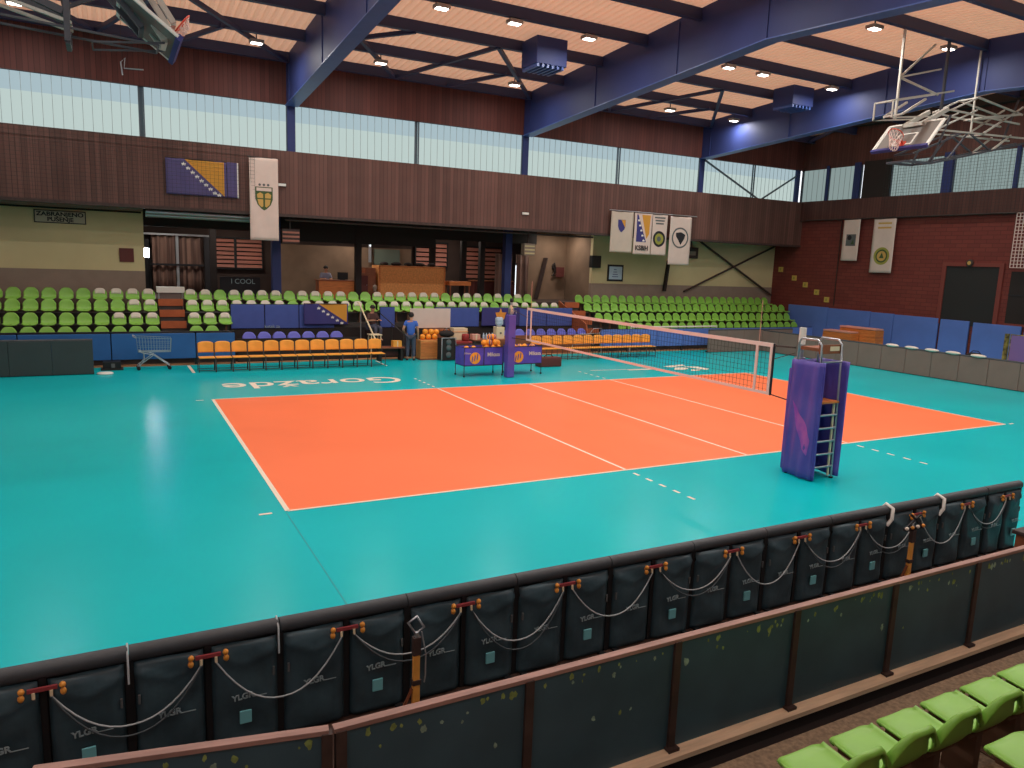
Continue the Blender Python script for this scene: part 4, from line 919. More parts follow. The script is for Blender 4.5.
# ================================================================== PEOPLE
def skin_mesh(name, verts, edges, radii, m, parent, root=0, sub=2):
    me = bpy.data.meshes.new(name); me.from_pydata([tuple(v) for v in verts], edges, []); me.materials.append(m)
    o = bpy.data.objects.new(name, me); COL.objects.link(o); o.parent = parent
    sk = o.modifiers.new('skin', 'SKIN'); sk.use_smooth_shade = True
    if not me.skin_vertices: 
        bpy.context.view_layer.objects.active = o
    for i, r in enumerate(radii):
        me.skin_vertices[0].data[i].radius = (r if isinstance(r, tuple) else (r, r)); me.skin_vertices[0].data[i].use_root = (i == root)
    ss = o.modifiers.new('smooth', 'SUBSURF'); ss.levels = sub; ss.render_levels = sub
    return o
def person(name_label, loc, rz, J, shirt, trousers, group=None, sleeves=.55):
    """J: joint positions, facing -Y"""
    r = thing('person', name_label, 'person', loc, rz)
    V = []; E = []; R = []
    def add(p, rad, par=None):
        V.append(Vector(p)); R.append(rad); i = len(V)-1
        if par is not None: E.append((par, i))
        return i
    pel = add(J['pelvis'], .125); ch = add(J['belly'], .118, pel); up = add(J['chest'], .128, ch); nk0 = add(J['neck0'], .075, up); nk = add(J['neck'], .055, nk0); hd0 = add(J['chin'], .068, nk); hd = add(J['head'], .092, hd0); top = add(J['top'], .06, hd)
    S = {}
    for s in ('L', 'R'):
        sh_ = add(J['sh'+s], .066, up); el = add(J['el'+s], .043, sh_); wr = add(J['wr'+s], .03, el); pm = add(J['palm'+s], (.04, .022), wr)
        d = (Vector(J['palm'+s])-Vector(J['wr'+s])).normalized(); side = Vector((0, -1, 0)) if abs(d.y) < .8 else Vector((1, 0, 0))
        acr = d.cross(side).normalized() if abs(d.dot(side)) < .9 else Vector((1, 0, 0)); acr = side
        for k in range(4):
            b = V[pm] + acr*(.024-.016*k) + d*.03; L = (.062, .074, .07, .052)[k]
            f1 = add(b, .009, pm); f2 = add(b + d*L*.55, .0085, f1); add(b + d*L + acr.cross(d)*.012, .007, f2)
        th = add(V[wr] + d*.035 + acr*.034, .011, wr); add(V[wr] + d*.075 + acr*.052, .0085, th)
        hp = add(J['hip'+s], .095, pel); kn = add(J['kn'+s], .06, hp); an = add(J['an'+s], .04, kn); add(Vector(J['toe'+s]), (.04, .03), an)
    skin_mesh('body', V, E, R, M['skin'], r, pel)
    # clothing follows the same bones, a little fuller
    v = [Vector(J['pelvis'])+Vector((0, 0, -.07)), J['belly'], J['chest'], J['neck0']]; e = [(0, 1), (1, 2), (2, 3)]; q = [.172, .15, .15, .085]
    for s in ('L', 'R'):
        a = len(v); el = Vector(J['sh'+s])*(1-sleeves)+Vector(J['el'+s])*sleeves
        v += [J['sh'+s], el]; e += [(2, a), (a, a+1)]; q += [.08, .066]
    skin_mesh('shirt', v, e, q, shirt, r, 0)
    v = [Vector(J['pelvis'])+Vector((0, 0, .03))]; e = []; q = [.148]
    for s in ('L', 'R'):
        a = len(v); an = Vector(J['kn'+s])*.08+Vector(J['an'+s])*.92
        v += [J['hip'+s], J['kn'+s], an]; e += [(0, a), (a, a+1), (a+1, a+2)]; q += [.108, .078, .06]
    skin_mesh('trousers', v, e, q, trousers, r, 0)
    for s in ('L', 'R'):
        a = Vector(J['an'+s]); t_ = Vector(J['toe'+s]); skin_mesh('shoe', [a+Vector((0, .03, -.04)), (a+t_)/2+Vector((0, 0, -.03)), t_+Vector((0, 0, .0))], [(0, 1), (1, 2)], [.05, .048, .04], M['shoe'], r, 0)
    H = Vector(J['head']); F = Vector(J.get('face', (0, -1, 0))).normalized(); rt = Vector((0, 0, 1)).cross(F).normalized()*-1
    hb = MB().sphere((0, 0, 0), (.098, .108, .098), 16, 10)
    o = hb.build('hair', M['hair'], r, H - F*.022 + Vector((0, 0, .032))); o.rotation_euler = (0, 0, math.atan2(F.x, -F.y))
    fb = MB()
    nose = H + F*.098 + Vector((0, 0, -.015)); fb.sphere(nose, (.014, .014, .02), 8, 6).build('nose', M['skin'], r)
    eb = MB(); mo = MB()
    for s in (-1, 1): eb.sphere(H + F*.086 + rt*(s*.032) + Vector((0, 0, .012)), .010, 8, 6)
    eb.build('eyes', M['ink'], r); mo.sphere(H + F*.078 + Vector((0, 0, -.058)), (.024, .010, .007), 8, 6).build('mouth', M['brownpanel'], r)
    er = MB()
    for s in (-1, 1): er.sphere(H + rt*(s*.092) + Vector((0, 0, -.01)), (.014, .022, .03), 8, 6)
    er.build('ears', M['skin'], r)
    return r
# standing person seen from behind, left elbow out
J = dict(pelvis=(0, 0, .94), belly=(0, .01, 1.10), chest=(0, .02, 1.30), neck0=(0, .02, 1.42), neck=(0, .01, 1.48), chin=(0, -.02, 1.545), head=(0, -.02, 1.62), top=(0, -.015, 1.69),
         shL=(.175, .02, 1.38), elL=(.27, .10, 1.12), wrL=(.22, -.08, .97), palmL=(.19, -.14, .96), shR=(-.175, .02, 1.38), elR=(-.25, .03, 1.10), wrR=(-.25, -.05, .86), palmR=(-.25, -.07, .78),
         hipL=(.09, 0, .88), knL=(.11, -.03, .49), anL=(.12, .02, .09), toeL=(.14, -.14, .04), hipR=(-.09, 0, .88), knR=(-.10, -.02, .49), anR=(-.11, .02, .09), toeR=(-.13, -.14, .04))
person('person in a blue t-shirt and dark trousers standing with back turned', (7.32, 14.75, 0), PI*.86, J, M['shirtb'], M['trous'])
# person sitting behind the desk on the concourse
JS = dict(pelvis=(0, 0, .50), belly=(0, -.01, .66), chest=(0, -.04, .88), neck0=(0, -.05, 1.0), neck=(0, -.06, 1.06), chin=(0, -.10, 1.115), head=(0, -.10, 1.19), top=(0, -.09, 1.26),
          shL=(.17, -.04, .95), elL=(.23, -.14, .74), wrL=(.13, -.36, .77), palmL=(.10, -.44, .77), shR=(-.17, -.04, .95), elR=(-.23, -.14, .74), wrR=(-.13, -.36, .77), palmR=(-.10, -.44, .77),
          hipL=(.09, -.05, .50), knL=(.11, -.44, .50), anL=(.11, -.42, .09), toeL=(.12, -.56, .04), hipR=(-.09, -.05, .50), knR=(-.11, -.44, .50), anR=(-.11, -.42, .09), toeR=(-.12, -.56, .04))
person('person in a pale shirt sitting behind the wooden desk on the concourse', (5.9, 21.35, 1.9), 0, JS, M['shirtw'], M['trous'], sleeves=.9)
person('person in a dark brown jacket sitting beside the small starry flag', (6.35, 16.35, .58), .3, JS, M['shirtd'], M['trous'], sleeves=.98)
def stool(name, label, x, y, z, m, h=.45, w=.2):
    r = thing(name, label, 'stool', (x, y, z)); MB().box((-w, -w, h-.03), (w, w, h), .01).build('seat', m, r)
    for sx in (-1, 1):
        for sy in (-1, 1): MB().bar((sx*(w-.03), sy*(w-.03), 0), (sx*(w-.05), sy*(w-.05), h-.03), .035).build('leg', m, r)
    return r
stool('stool', 'dark stool under the person behind the concourse desk', 5.9, 21.38, 1.9, M['dark'], .40)
stool('stool', 'dark stool under the person in the brown jacket', 6.35, 16.38, .30, M['dark'], .68)
stool('stool', 'small pale wooden stool by the leaning handrail', 6.25, 15.62, 0, M['jug'], .88, .22)

# ================================================================== THINGS ALONG THE FAR SIDE
# shopping trolley
t = thing('shopping_trolley', 'wire shopping trolley parked in front of the blue pads', 'shopping trolley', (-1.05, 14.6, 0))
wb = MB()
def bpt(u, v, z):   # tapered basket: u along, v across, z height 0..1
    z0 = .55; h = .40; return (-.44 - .03*z + (.90+.06*z)*u, (-.20-.05*z)*(1-2*v), z0 + h*z + .05*(1-u)*z)
for k in range(13):
    for v in (0, 1): wb.bar(bpt(k/12, v, 0), bpt(k/12, v, 1), .006)
for k in range(7):
    for u_ in (0, 1): wb.bar(bpt(u_, k/6, 0), bpt(u_, k/6, 1), .006)
    wb.bar(bpt(0, k/6, 0), bpt(1, k/6, 0), .006)
for z in (0, .33, .66, 1): wb.tube([bpt(0, 0, z), bpt(1, 0, z), bpt(1, 1, z), bpt(0, 1, z)], .009 if z in (0, 1) else .004, 6, True)
wb.build('basket', M['steel'], t)
ch = MB()
for v in (-.2, .2):
    ch.tube([(-.42, v, .58), (-.30, v, .52), (-.02, v, .46), (.42, v, .12)], .014).tube([(-.02, v, .46), (-.46, v, .12)], .014).tube([(-.28, v, .5), (-.28, v, .3), (-.42, v, .12)], .012)
ch.tube([(-.46, -.2, .12), (-.46, .2, .12)], .012).tube([(.42, -.2, .12), (.42, .2, .12)], .012); ch.build('chassis', M['steel'], t)
MB().tube([(-.47, -.25, .98), (-.56, -.25, 1.03), (-.56, .25, 1.03), (-.47, .25, .98)], .014).build('handle', M['steel'], t)
for x, v in ((-.44, -.2), (-.44, .2), (.41, -.2), (.41, .2)): MB().lathe([(0, -.018), (.055, -.018), (.055, .018), (0, .018)], (x, v, .055), 14, 'Y').box((x-.02, v-.025, .06), (x+.02, v+.025, .13)).build('caster', M['black'], t)
r = thing('equipment_box', 'small black box on the floor left of the trolley', 'box', (-2.2, 14.75, 0)); MB().box((-.24, -.16, .05), (.24, .16, .26), .02).build('case', M['black'], r); MB().box((-.02, -.175, .08), (.08, -.16, .2)).build('panel', M['grey'], r); MB().box((-.3, -.2, 0), (.3, .16, .05), .01).build('base', M['dark'], r)
o = MB().lathe([(0, 0), (.2, 0), (.22, .02), (.2, .045), (.05, .06), (0, .06)], n=24).build('floor_disc', M['white'], None, (-2.38, 13.9, 0)); tag(o, 'flat white disc lying on the teal floor by the black box', 'disc')
# whiteboard, boxes and tables of the team area
r = thing('whiteboard', 'pale board standing behind the standing person', 'board', (8.27, 15.27, 0)); MB().box((-.80, 0, 1.12), (.80, .03, 1.84), .006).build('sheet', M['bannerw'], r); MB().box((-.7, .03, 0), (-.65, .07, 1.2)).box((.65, .03, 0), (.7, .07, 1.2)).build('leg', M['steel'], r)
r = thing('ball_box', 'orange brown wooden box full of balls behind the standing person', 'box', (8.12, 14.97, 0)); MB().box((-.42, -.22, .04), (.42, .24, .72), .012).build('body', M['crate'], r); MB().box((-.44, -.24, 0), (.44, .26, .05)).build('plinth', M['wood2'], r); MB().box((-.40, -.235, .1), (.40, -.22, .64)).build('front_panel', M['wood'], r)
r = thing('backboard_crate', 'brown wooden shelf box behind the orange balls', 'box', (8.75, 15.42, 0)); MB().box((-.55, -.02, 0), (.55, .28, 1.0), .015).build('body', M['wood2'], r); MB().box((-.58, -.05, 1.0), (.58, .3, 1.05), .01).build('lid', M['wood'], r)
r = thing('equipment_rack', 'grey framed rack with dark round speakers beside the ball box', 'rack', (8.62, 14.55, 0), .05)
MB().box((-.26, -.2, .03), (.26, .22, .82), .015).build('case', M['dark'], r); MB().tube([(-.28, -.22, .02), (-.28, -.22, .84), (.28, -.22, .84), (.28, -.22, .02)], .018).build('frame', M['steel'], r)
for z in (.22, .48, .68): MB().lathe([(0, -.225), (.09, -.225), (.11, -.20), (.0, -.20)], (0, 0, z), 18, 'Y').build('speaker_cone', M['grey'], r)
r = thing('sports_bag', 'dark sports bag on top of the grey framed rack', 'bag', (8.65, 14.6, .84)); MB().sphere((0, 0, .13), (.3, .17, .13), 16, 8).build('body', M['dark'], r); MB().tube([(-.15, 0, .24), (-.08, 0, .32), (.08, 0, .32), (.15, 0, .24)], .012).build('strap', M['black'], r)
r = thing('red_crate', 'dark red crate right of the grey framed rack', 'crate', (9.25, 14.6, 0)); MB().box((-.30, -.24, .02), (.30, .24, .66), .02).build('body', M['brownpanel'], r); MB().box((-.32, -.26, .62), (.32, .26, .70), .015).build('rim', M['red'], r); MB().box((-.26, -.25, .1), (.26, -.24, .5)).build('front_panel', M['green'], r)
o = MB().lathe([(0, 0), (.1, 0), (.14, .04), (.14, .22), (.11, .26), (0, .26)], n=16).build('red_bucket', M['red'], None, (9.38, 14.55, .70)); tag(o, 'red tub standing on the dark red crate', 'tub')
r = thing('cardboard_box', 'pale cardboard box behind the red crate', 'box', (9.40, 15.2, 0)); MB().box((-.28, -.18, .0), (.28, .2, 1.12), .01).build('stack', M['jug'], r); MB().box((-.3, -.2, .98), (.3, .0, 1.0)).build('flap', M['crate'], r)
r = thing('team_table', 'low table with drinks behind the purple ball bins', 'table', (10.55, 14.7, 0)); MB().box((-.88, -.32, .70), (.88, .32, .74), .008).build('tabletop', M['wood2'], r)
for sx in (-1, 1):
    for sy in (-1, 1): MB().bar((sx*.82, sy*.27, 0), (sx*.82, sy*.27, .7), .04).build('leg', M['chairf'], r)
r = thing('water_dispenser', 'cream water dispenser with grey bottle on the team table', 'dispenser', (10.85, 14.72, .74)); MB().box((-.17, -.15, 0), (.17, .15, .46), .03).build('body', M['jug'], r); MB().lathe([(0, .46), (.09, .46), (.1, .5), (.15, .56), (.15, .62), (.14, .64), (.15, .66), (.15, .78), (.1, .82), (0, .82)], n=18).build('bottle', M['poster'], r); MB().box((-.03, -.18, .2), (.03, -.15, .26)).build('tap', M['grey'], r)
r = thing('cardboard_box', 'small pink brown box on the left end of the team table', 'box', (9.8, 14.6, .74)); MB().box((-.16, -.12, 0), (.16, .12, .2), .01).build('carton', M['anten'], r); MB().box((-.03, -.125, 0), (.03, -.12, .2)).build('tape', M['jug'], r)
for k in range(4):
    o = MB().lathe([(0, 0), (.035, 0), (.038, .02), (.038, .16), (.015, .2), (.015, .24), (0, .24)], n=12).build('bottle', M['poster'], None, (10.15+.12*k, 14.6, .74)); tag(o, '%s pale bottle from the left on the team table' % ordn(k), 'bottle', 'bottles on the team table')
r = thing('brown_bench', 'dark brown bench left of the standing person', 'bench', (6.6, 14.95, 0)); MB().box((-.5, -.2, .44), (.5, .2, .49), .01).build('seat', M['wood2'], r); MB().box((-.44, -.17, 0), (-.36, .17, .44)).box((.36, -.17, 0), (.44, .17, .44)).build('leg', M['dark'], r); MB().box((-.45, .12, .15), (.45, .16, .4)).build('apron', M['brownpanel'], r)
r = thing('cardboard_box', 'yellowish box on the dark brown bench', 'box', (6.85, 14.95, .49)); MB().box((-.16, -.12, 0), (.16, .12, .22), .01).build('carton', M['chair'], r); MB().box((-.02, -.125, 0), (.02, -.12, .22)).build('tape', M['jug'], r)
r = thing('handrail', 'pale handrail slanting up beside the brown jacketed person', 'handrail', (6.0, 15.0, 0)); MB().tube([(.25, 0, .0), (.2, .1, .55), (-.05, 1.6, 1.95), (-.05, 1.7, 1.95)], .03).build('rail', M['jug'], r); MB().tube([(-.02, 1.45, .3), (-.02, 1.45, 1.8)], .02).build('post', M['steel'], r)
r = thing('stair_railing', 'dark railing right of the pale handrail', 'railing', (6.95, 15.3, 0)); MB().tube([(.3, 0, 0), (.3, 0, .9), (-.25, 1.2, 1.6), (-.25, 1.2, .3)], .022).tube([(.05, .6, .3), (.05, .6, 1.25)], .018).build('tube', M['chairf'], r); MB().box((.22, -.06, 0), (.38, .06, .03)).build('foot', M['chairf'], r)
r = thing('wire_stretcher', 'folded wire frame behind the right yellow chairs', 'frame', (15.2, 15.15, 0)); MB().tube([(-.8, 0, 0), (-.6, 0, .8), (.6, 0, .85), (.75, 0, 0)], .015).tube([(.1, 0, .82), (.3, 0, 1.05), (.7, 0, 1.05), (.6, 0, .85)], .012).build('tube', M['steel'], r); MB().bar((-.7, 0, .4), (.7, 0, .42), .02).build('crossbar', M['steel'], r)
# dark carton pile beyond the carts
r = thing('sports_bag', 'dark bag on the floor right of the purple ball bins', 'bag', (11.6, 12.2, 0)); MB().box((-.45, -.18, 0), (.45, .2, .34), .06).build('body', M['brownpanel'], r); MB().tube([(-.2, 0, .33), (-.1, 0, .42), (.1, 0, .42), (.2, 0, .33)], .015).build('strap', M['black'], r)

# ================================================================== CONCOURSE FURNITURE
r = thing('reception_desk', 'orange brown desk on the concourse with a person behind', 'desk', (6.15, 20.45, 1.9)); MB().box((-.74, -.02, 0), (.74, .03, .70)).build('front_panel', M['wood'], r); MB().box((-.80, -.06, .70), (.80, .55, .74), .008).build('desktop', M['wood2'], r); MB().box((-.76, 0, 0), (-.72, .5, .7)).box((.72, 0, 0), (.76, .5, .7)).build('side_panel', M['wood2'], r)
o = MB().box((-.22, -.02, .02), (.22, .0, .32)).box((-.1, -.06, 0), (.1, .1, .02)).build('monitor', M['ink'], None, (6.45, 20.65, 2.64)); tag(o, 'small dark monitor on the concourse desk', 'monitor')
r = thing('chipboard_crate', 'large orange chipboard crate on the concourse', 'crate', (9.5, 20.5, 1.9)); MB().box((-1.54, 0, .02), (1.54, .95, 1.40), .01).build('box', M['crate'], r)
f = MB()
for x in (-1.52, 1.46): f.box((x, -.02, 0), (x+.06, 0, 1.40))
f.box((-1.52, -.02, 0), (1.52, 0, .07)).box((-1.52, -.02, 1.34), (1.52, 0, 1.40)).build('edge_batten', M['wood'], r)
for k in range(5):
    o = MB().sphere((0, 0, .08), (.2+.05*(k % 2), .16, .09), 12, 7).build('dark_bundle', M['dark'], None, (8.35+.55*k, 20.95, 3.29)); tag(o, '%s dark bundle from the left on top of the chipboard crate' % ordn(k), 'bundle', 'bundles on the chipboard crate')
r = thing('side_table', 'small pale wooden table right of the chipboard crate', 'table', (11.65, 20.5, 1.9)); MB().box((-.52, -.3, .62), (.52, .3, .80), .01).build('tabletop', M['wood'], r)
for sx in (-1, 1):
    for sy in (-1, 1): MB().bar((sx*.46, sy*.24, 0), (sx*.46, sy*.24, .62), .05).build('leg', M['wood2'], r)
r = thing('wood_cabinet', 'dark brown step cabinet left of the chipboard crate', 'cabinet', (7.5, 20.7, 1.9)); MB().box((-.32, 0, 0), (.4, .6, 1.05), .01).box((-.05, 0, 1.05), (.4, .6, 1.28), .01).build('body', M['wood2'], r); MB().box((-.28, -.015, .1), (.05, 0, .95)).build('door', M['brownpanel'], r); MB().sphere((.0, -.03, .55), .02, 8, 6).build('knob', M['steel'], r)
r = thing('white_bust', 'pale small object on the brown step cabinet', 'ornament', (7.75, 20.35, 1.9)); MB().box((-.1, -.1, 0), (.1, .1, .28), .01).build('stand', M['wood2'], r); MB().lathe([(0, .28), (.08, .28), (.06, .36), (.1, .46), (.07, .56), (0, .58)], n=12).build('figure', M['greyband'], r)
r = thing('counter', 'reddish brown counter at the right of the concourse', 'counter', (14.2, 21.6, 1.9)); MB().box((-1.2, 0, 0), (1.1, .6, .78), .01).build('body', M['brownpanel'], r); MB().box((-1.25, -.05, .78), (1.15, .65, .83), .008).build('top', M['wood2'], r)
r = thing('lettered_board', 'black board with white lettering on the concourse', 'board', (2.35, 20.5, 1.9)); MB().box((-.75, 0, 0), (.75, .05, .78), .008).build('board', M['ink'], r); text('lettering', 'I COOL', .27, M['logo'], face_front(.1, -.006, .6), r)
r = thing('white_table', 'white topped table at the head of the left stair', 'table', (-.28, 18.6, 1.48)); MB().box((-.45, -.2, .66), (.45, .2, .86), .01).build('tabletop', M['white'], r)
for sx in (-1, 1): MB().bar((sx*.38, 0, 0), (sx*.38, 0, .66), .05).build('leg', M['steel'], r)
def curtain(name, label, x0, x1, y, z0, z1, m):
    o = MB().grid(lambda a, b: (x0+(x1-x0)*a, y+.05*math.sin(a*(x1-x0)*22), z0+(z1-z0)*b), 60, 4).build(name, M[m]); solidify(o, .006); return tag(o, label, 'curtain')
curtain('striped_curtain', 'striped brown curtain left of the concourse glass door', -.62, .22, 22.9, 1.95, 4.2, 'curtain')
curtain('striped_curtain', 'striped brown curtain right of the concourse glass door', .36, 1.25, 22.9, 1.95, 4.2, 'curtain')
curtain('striped_curtain', 'striped curtain behind the right blue column', 13.7, 14.6, 20.9, 1.95, 4.0, 'curtain')
curtain('striped_curtain', 'striped curtain left of the brown concourse wall', 14.8, 15.5, 20.9, 1.95, 4.0, 'curtain')
d = struct('door_2', MB().box((.24, 22.8, 1.9), (.34, 22.95, 4.25)).box((-1.0, 22.75, 4.2), (1.6, 22.95, 4.27)), M['steel'], 'metal frame of the concourse glass door'); MB().box((1.3, 22.7, 1.9), (1.55, 22.95, 4.2)).build('frame_post', M['ink'], d); MB().box((-.7, 22.72, 3.0), (1.25, 22.8, 3.08)).build('crossbar', M['ink'], d)
r = thing('tube_light', 'upright white tube light left of the chipboard crate', 'light', (8.15, 22.3, 4.1)); MB().tube([(0, 0, 0), (0, 0, .62)], .03).build('tube', M['tube'], r); MB().box((-.06, .03, -.7), (.06, .1, .95)).build('fitting', M['steel'], r)
r = thing('tube_light', 'glowing strip for the white door sliver beside the right blue column', 'light', (14.65, 20.6, 2.0)); MB().tube([(0, 0, 0), (0, 0, 1.5)], .022).build('tube', M['tube'], r); MB().box((-.05, .02, -.08), (.05, .06, 1.6)).build('fitting', M['ink'], r)  # white sliver of a door, made as a glowing tube
r = thing('projector_box', 'grey slatted heater box on the left blue column', 'heater', (3.75, 17.75, 4.02)); MB().box((-.32, 0, 0), (.32, .3, .52), .02).build('case', M['rust'], r)
for k in range(3): MB().box((-.30, -.02, .06+.15*k), (.30, 0, .13+.15*k)).build('louver', M['blind'], r)
MB().bar((0, .15, .52), (0, .15, 1.05), .05).build('hanger', M['rust'], r)
r = thing('projector_box', 'beige heater box near the right blue column', 'heater', (13.75, 17.75, 3.95)); MB().box((-.26, 0, 0), (.26, .3, .5), .02).build('case', M['greyband'], r)
for k in range(3): MB().box((-.24, -.02, .06+.15*k), (.24, 0, .12+.15*k)).build('louver', M['cream'], r)
MB().bar((0, .15, .5), (0, .15, 1.15), .05).build('hanger', M['rust'], r)
r = thing('hose_reel', 'curved dark hose on the brown concourse wall', 'hose', (17.05, 21.1, 3.05)); MB().tube([(-.12, 0, 0), (.02, -.02, .12), (.06, 0, .4), (0, 0, .62), (-.08, 0, .55), (-.06, 0, .35)], .04).build('hose', M['dark'], r); MB().box((-.08, .02, .3), (.08, .1, .5)).build('bracket', M['dark'], r)
r = thing('leaning_board', 'dark board leaning on the brown concourse wall', 'board', (16.2, 20.9, 1.9)); MB().bar((-.25, 0, 0), (.3, .12, 2.0), .28, .05).build('board', M['rust'], r); MB().bar((-.25, -.03, 0), (.3, .09, 2.0), .04, .02).build('edge', M['dark'], r)

# vaulting boxes and things on the right
def vault(label, x, y, rz, w, h, n):
    r = thing('vaulting_box', label, 'vaulting box', (x, y, 0), rz)
    for k in range(n):
        z0, z1 = h*k/n, h*(k+1)/n; a = w*(1.06-.10*z0/h)
        MB().prism([(-a, -.28+.05*z0, z0), (a, -.28+.05*z0, z0), (a*.985, -.28+.05*z1, z1-.012), (-a*.985, -.28+.05*z1, z1-.012)], (0, .56, 0)).build('section', M['wood'], r)
    MB().box((-w*.98, -.25, h), (w*.98, .3, h+.07), .025).build('padded_top', M['anten'], r)
    s = MB(); s.box((-.12, -.262, h*.56), (.12, -.22, h*.66), .01); s.build('hand_slot', M['ink'], r)
    return r
vault('front wooden vaulting box, lower one, by the end wall', 27.1, 12.35, -PI/2, .75, 1.05, 3)
vault('rear wooden vaulting box, taller one, by the end wall', 27.7, 11.75, -PI/2, .95, 1.25, 4)
r = thing('low_wall_bench', 'low orange wooden bench with a black bag at the right edge', 'bench', (26.3, 5.3, 0), -PI/2); MB().box((-.9, -.2, .55), (.9, .2, .62), .01).build('seat', M['wood'], r); MB().box((-.85, -.18, 0), (-.77, .18, .55)).box((.77, -.18, 0), (.85, .18, .55)).build('leg', M['wood2'], r); MB().box((-.8, -.02, .2), (.8, .02, .5)).build('apron', M['wood'], r)
r = thing('sports_bag', 'black bag lying on the low orange bench', 'bag', (26.3, 5.75, .62)); MB().sphere((0, 0, .16), (.2, .36, .16), 14, 8).build('body', M['black'], r); MB().tube([(0, -.2, .28), (0, -.1, .38), (0, .1, .38), (0, .2, .28)], .015).build('strap', M['dark'], r)
r = thing('taped_post', 'yellow and black taped post at the right edge', 'post', (26.8, 4.98, 0)); MB().box((-.06, -.06, .02), (.06, .06, 1.72), .01).build('post', M['rmesh'], r); MB().box((-.1, -.1, 0), (.1, .1, .03)).build('foot', M['black'], r)
r = thing('lilac_screen', 'lilac cloth screen with yellow border at the right edge', 'screen', (26.8, 4.2, 0), -PI/2); MB().box((-.62, -.02, .45), (.62, .02, 1.68)).build('cloth', M['lilac'], r); MB().tube([(-.64, 0, .02), (-.64, 0, 1.7), (.64, 0, 1.7), (.64, 0, .02)], .03).build('frame', M['rmesh'], r)

# ================================================================== LED BOARDS
def led_face(x, y, rz, w, label, m, h=.98, cush=False, group=None):
    r = thing('led_board', label, 'LED board', (x, y, 0), rz, group)
    MB().box((-w/2+.004, -.05, .02), (w/2-.004, .06, h-.03), .006).build('screen', M[m], r)
    MB().box((-w/2, .0, 0), (w/2, .14, .05)).bar((-w/2+.1, .08, .04), (-w/2+.1, .06, h-.1), .04).bar((w/2-.1, .08, .04), (w/2-.1, .06, h-.1), .04).build('stand', M['black'], r)
    MB().tube([(-w/2, 0, h-.015), (w/2, 0, h-.015)], .045, 10).build('top_roll', M['ledroll'], r)
    return r
for k in range(4): led_face(-3.17-1.02*k, 13.95, 0, 1.02, '%s charcoal board from the right in the far left row' % ordn(k), 'ledfaceL', 1.0, group='far left boards')
for k in range(5): led_face(21.65+1.04*k, 14.4, 0, 1.04, '%s grey board from the left behind the right yellow chairs' % ordn(k), 'ledface', 1.0, group='far right boards')
for k in range(14):
    led_face(24.42+.012*k, 13.9-1.02*k, -PI/2, 1.02, '%s grey board from the far corner along the right end' % ordn(k), 'ledface', .96, group='right end boards')
for k, y in enumerate((7.9, 7.1, 6.3, 5.5, 4.6)):
    r = thing('cushion', '%s white cushion from the left on top of the right end boards' % ordn(k), 'cushion', (24.5, y, .955), -PI/2, 'white cushions on the right boards'); MB().sphere((0, 0, .05), (.28, .12, .06), 14, 8).build('pad', M['cush'], r); MB().tube([(-.27, 0, .05), (.27, 0, .05)], .014).build('piping', M['bannerw'], r)

# near row, seen from behind
NY = -5.12; LW = 1.0
def led_back(x, label, LW=1.0):
    r = thing('led_board', label, 'LED board', (x, NY, 0), 0, 'near LED boards seen from behind')
    w = LW/2
    MB().box((-w+.001, .0, .012), (w-.001, .05, .86)).build('screen', M['black'], r)
    def cab(x0, x1, nm):
        def fn(a, b):
            xx = x0+(x1-x0)*a; e = min(a, 1-a, .5)*2
            bulge = .035*min(1, e*5)*(1 if b < .93 else (1-b)/.07) + .012*math.sin(b*9+x*3+a*4)*min(1, e*3)*(b > .05)
            fold = .022*max(0, 1-abs((b-.80)-.22*abs(a-.5))*22) 
            return (xx, -.015-bulge-fold, .03+.80*b)
        o = MB().grid(fn, 16, 24).build(nm, M['ledback'], r); solidify(o, .01, 1); return o
    cab(-w+.03, -.028, 'cover'); cab(.028, w-.03, 'cover')
    for a_, b_ in ((-w, -w+.028), (w-.028, w), (-.02, .02)): MB().box((a_, -.022, 0), (b_, .0, .86)).build('frame_post', M['black'], r)
    MB().tube([(-w+.004, .02, .885), (w-.004, .02, .885)], .058, 14).build('top_roll', M['ledroll'], r)
    MB().box((-.085, -.065, .775), (.085, -.045, .80)).build('bracket', M['bracket'], r)
    for s in (-1, 1):
        MB().sphere((s*.115, -.07, .80), (.021, .021, .022), 10, 7).sphere((s*.118, -.07, .755), (.02, .02, .026), 10, 7).tube([(s*.115, -.05, .78), (s*.115, -.02, .78)], .012).build('plug', M['gland'], r)
        MB().tube([(s*.05, -.065, .775), (s*.05, -.07, .735)], .010).build('socket', M['jug'], r)
        MB().box((s*(w-.055)-.008, -.06, .53), (s*(w-.055)+.008, -.045, .60), .004).build('latch', M['grey'], r)
        text('lettering', 'YLGR', .062, M['logo'], face_front(s*.245-.02, -.082, .425) @ Matrix.Rotation(.06, 4, 'Z'), r, bold=.002)
        MB().box((s*.245+.05, -.076, .402), (s*.245+.15, -.073, .408)).build('small_print', M['logo'], r)
    MB().box((.20, -.078, .205), (.285, -.062, .305), .006).build('sticker', M['stick'], r)
    for s in (-1, 1): MB().box((s*(w-.08)-.03, -.1, 0), (s*(w-.08)+.03, .16, .03)).build('foot', M['black'], r)
    return r
NX = [-2.6+1.01*k for k in range(11)] + [8.415]
for k, x in enumerate(NX):
    led_back(x, '%s LED board from the left in the near row, seen from behind' % ordn(k), 1.0105 if k < 11 else .81)
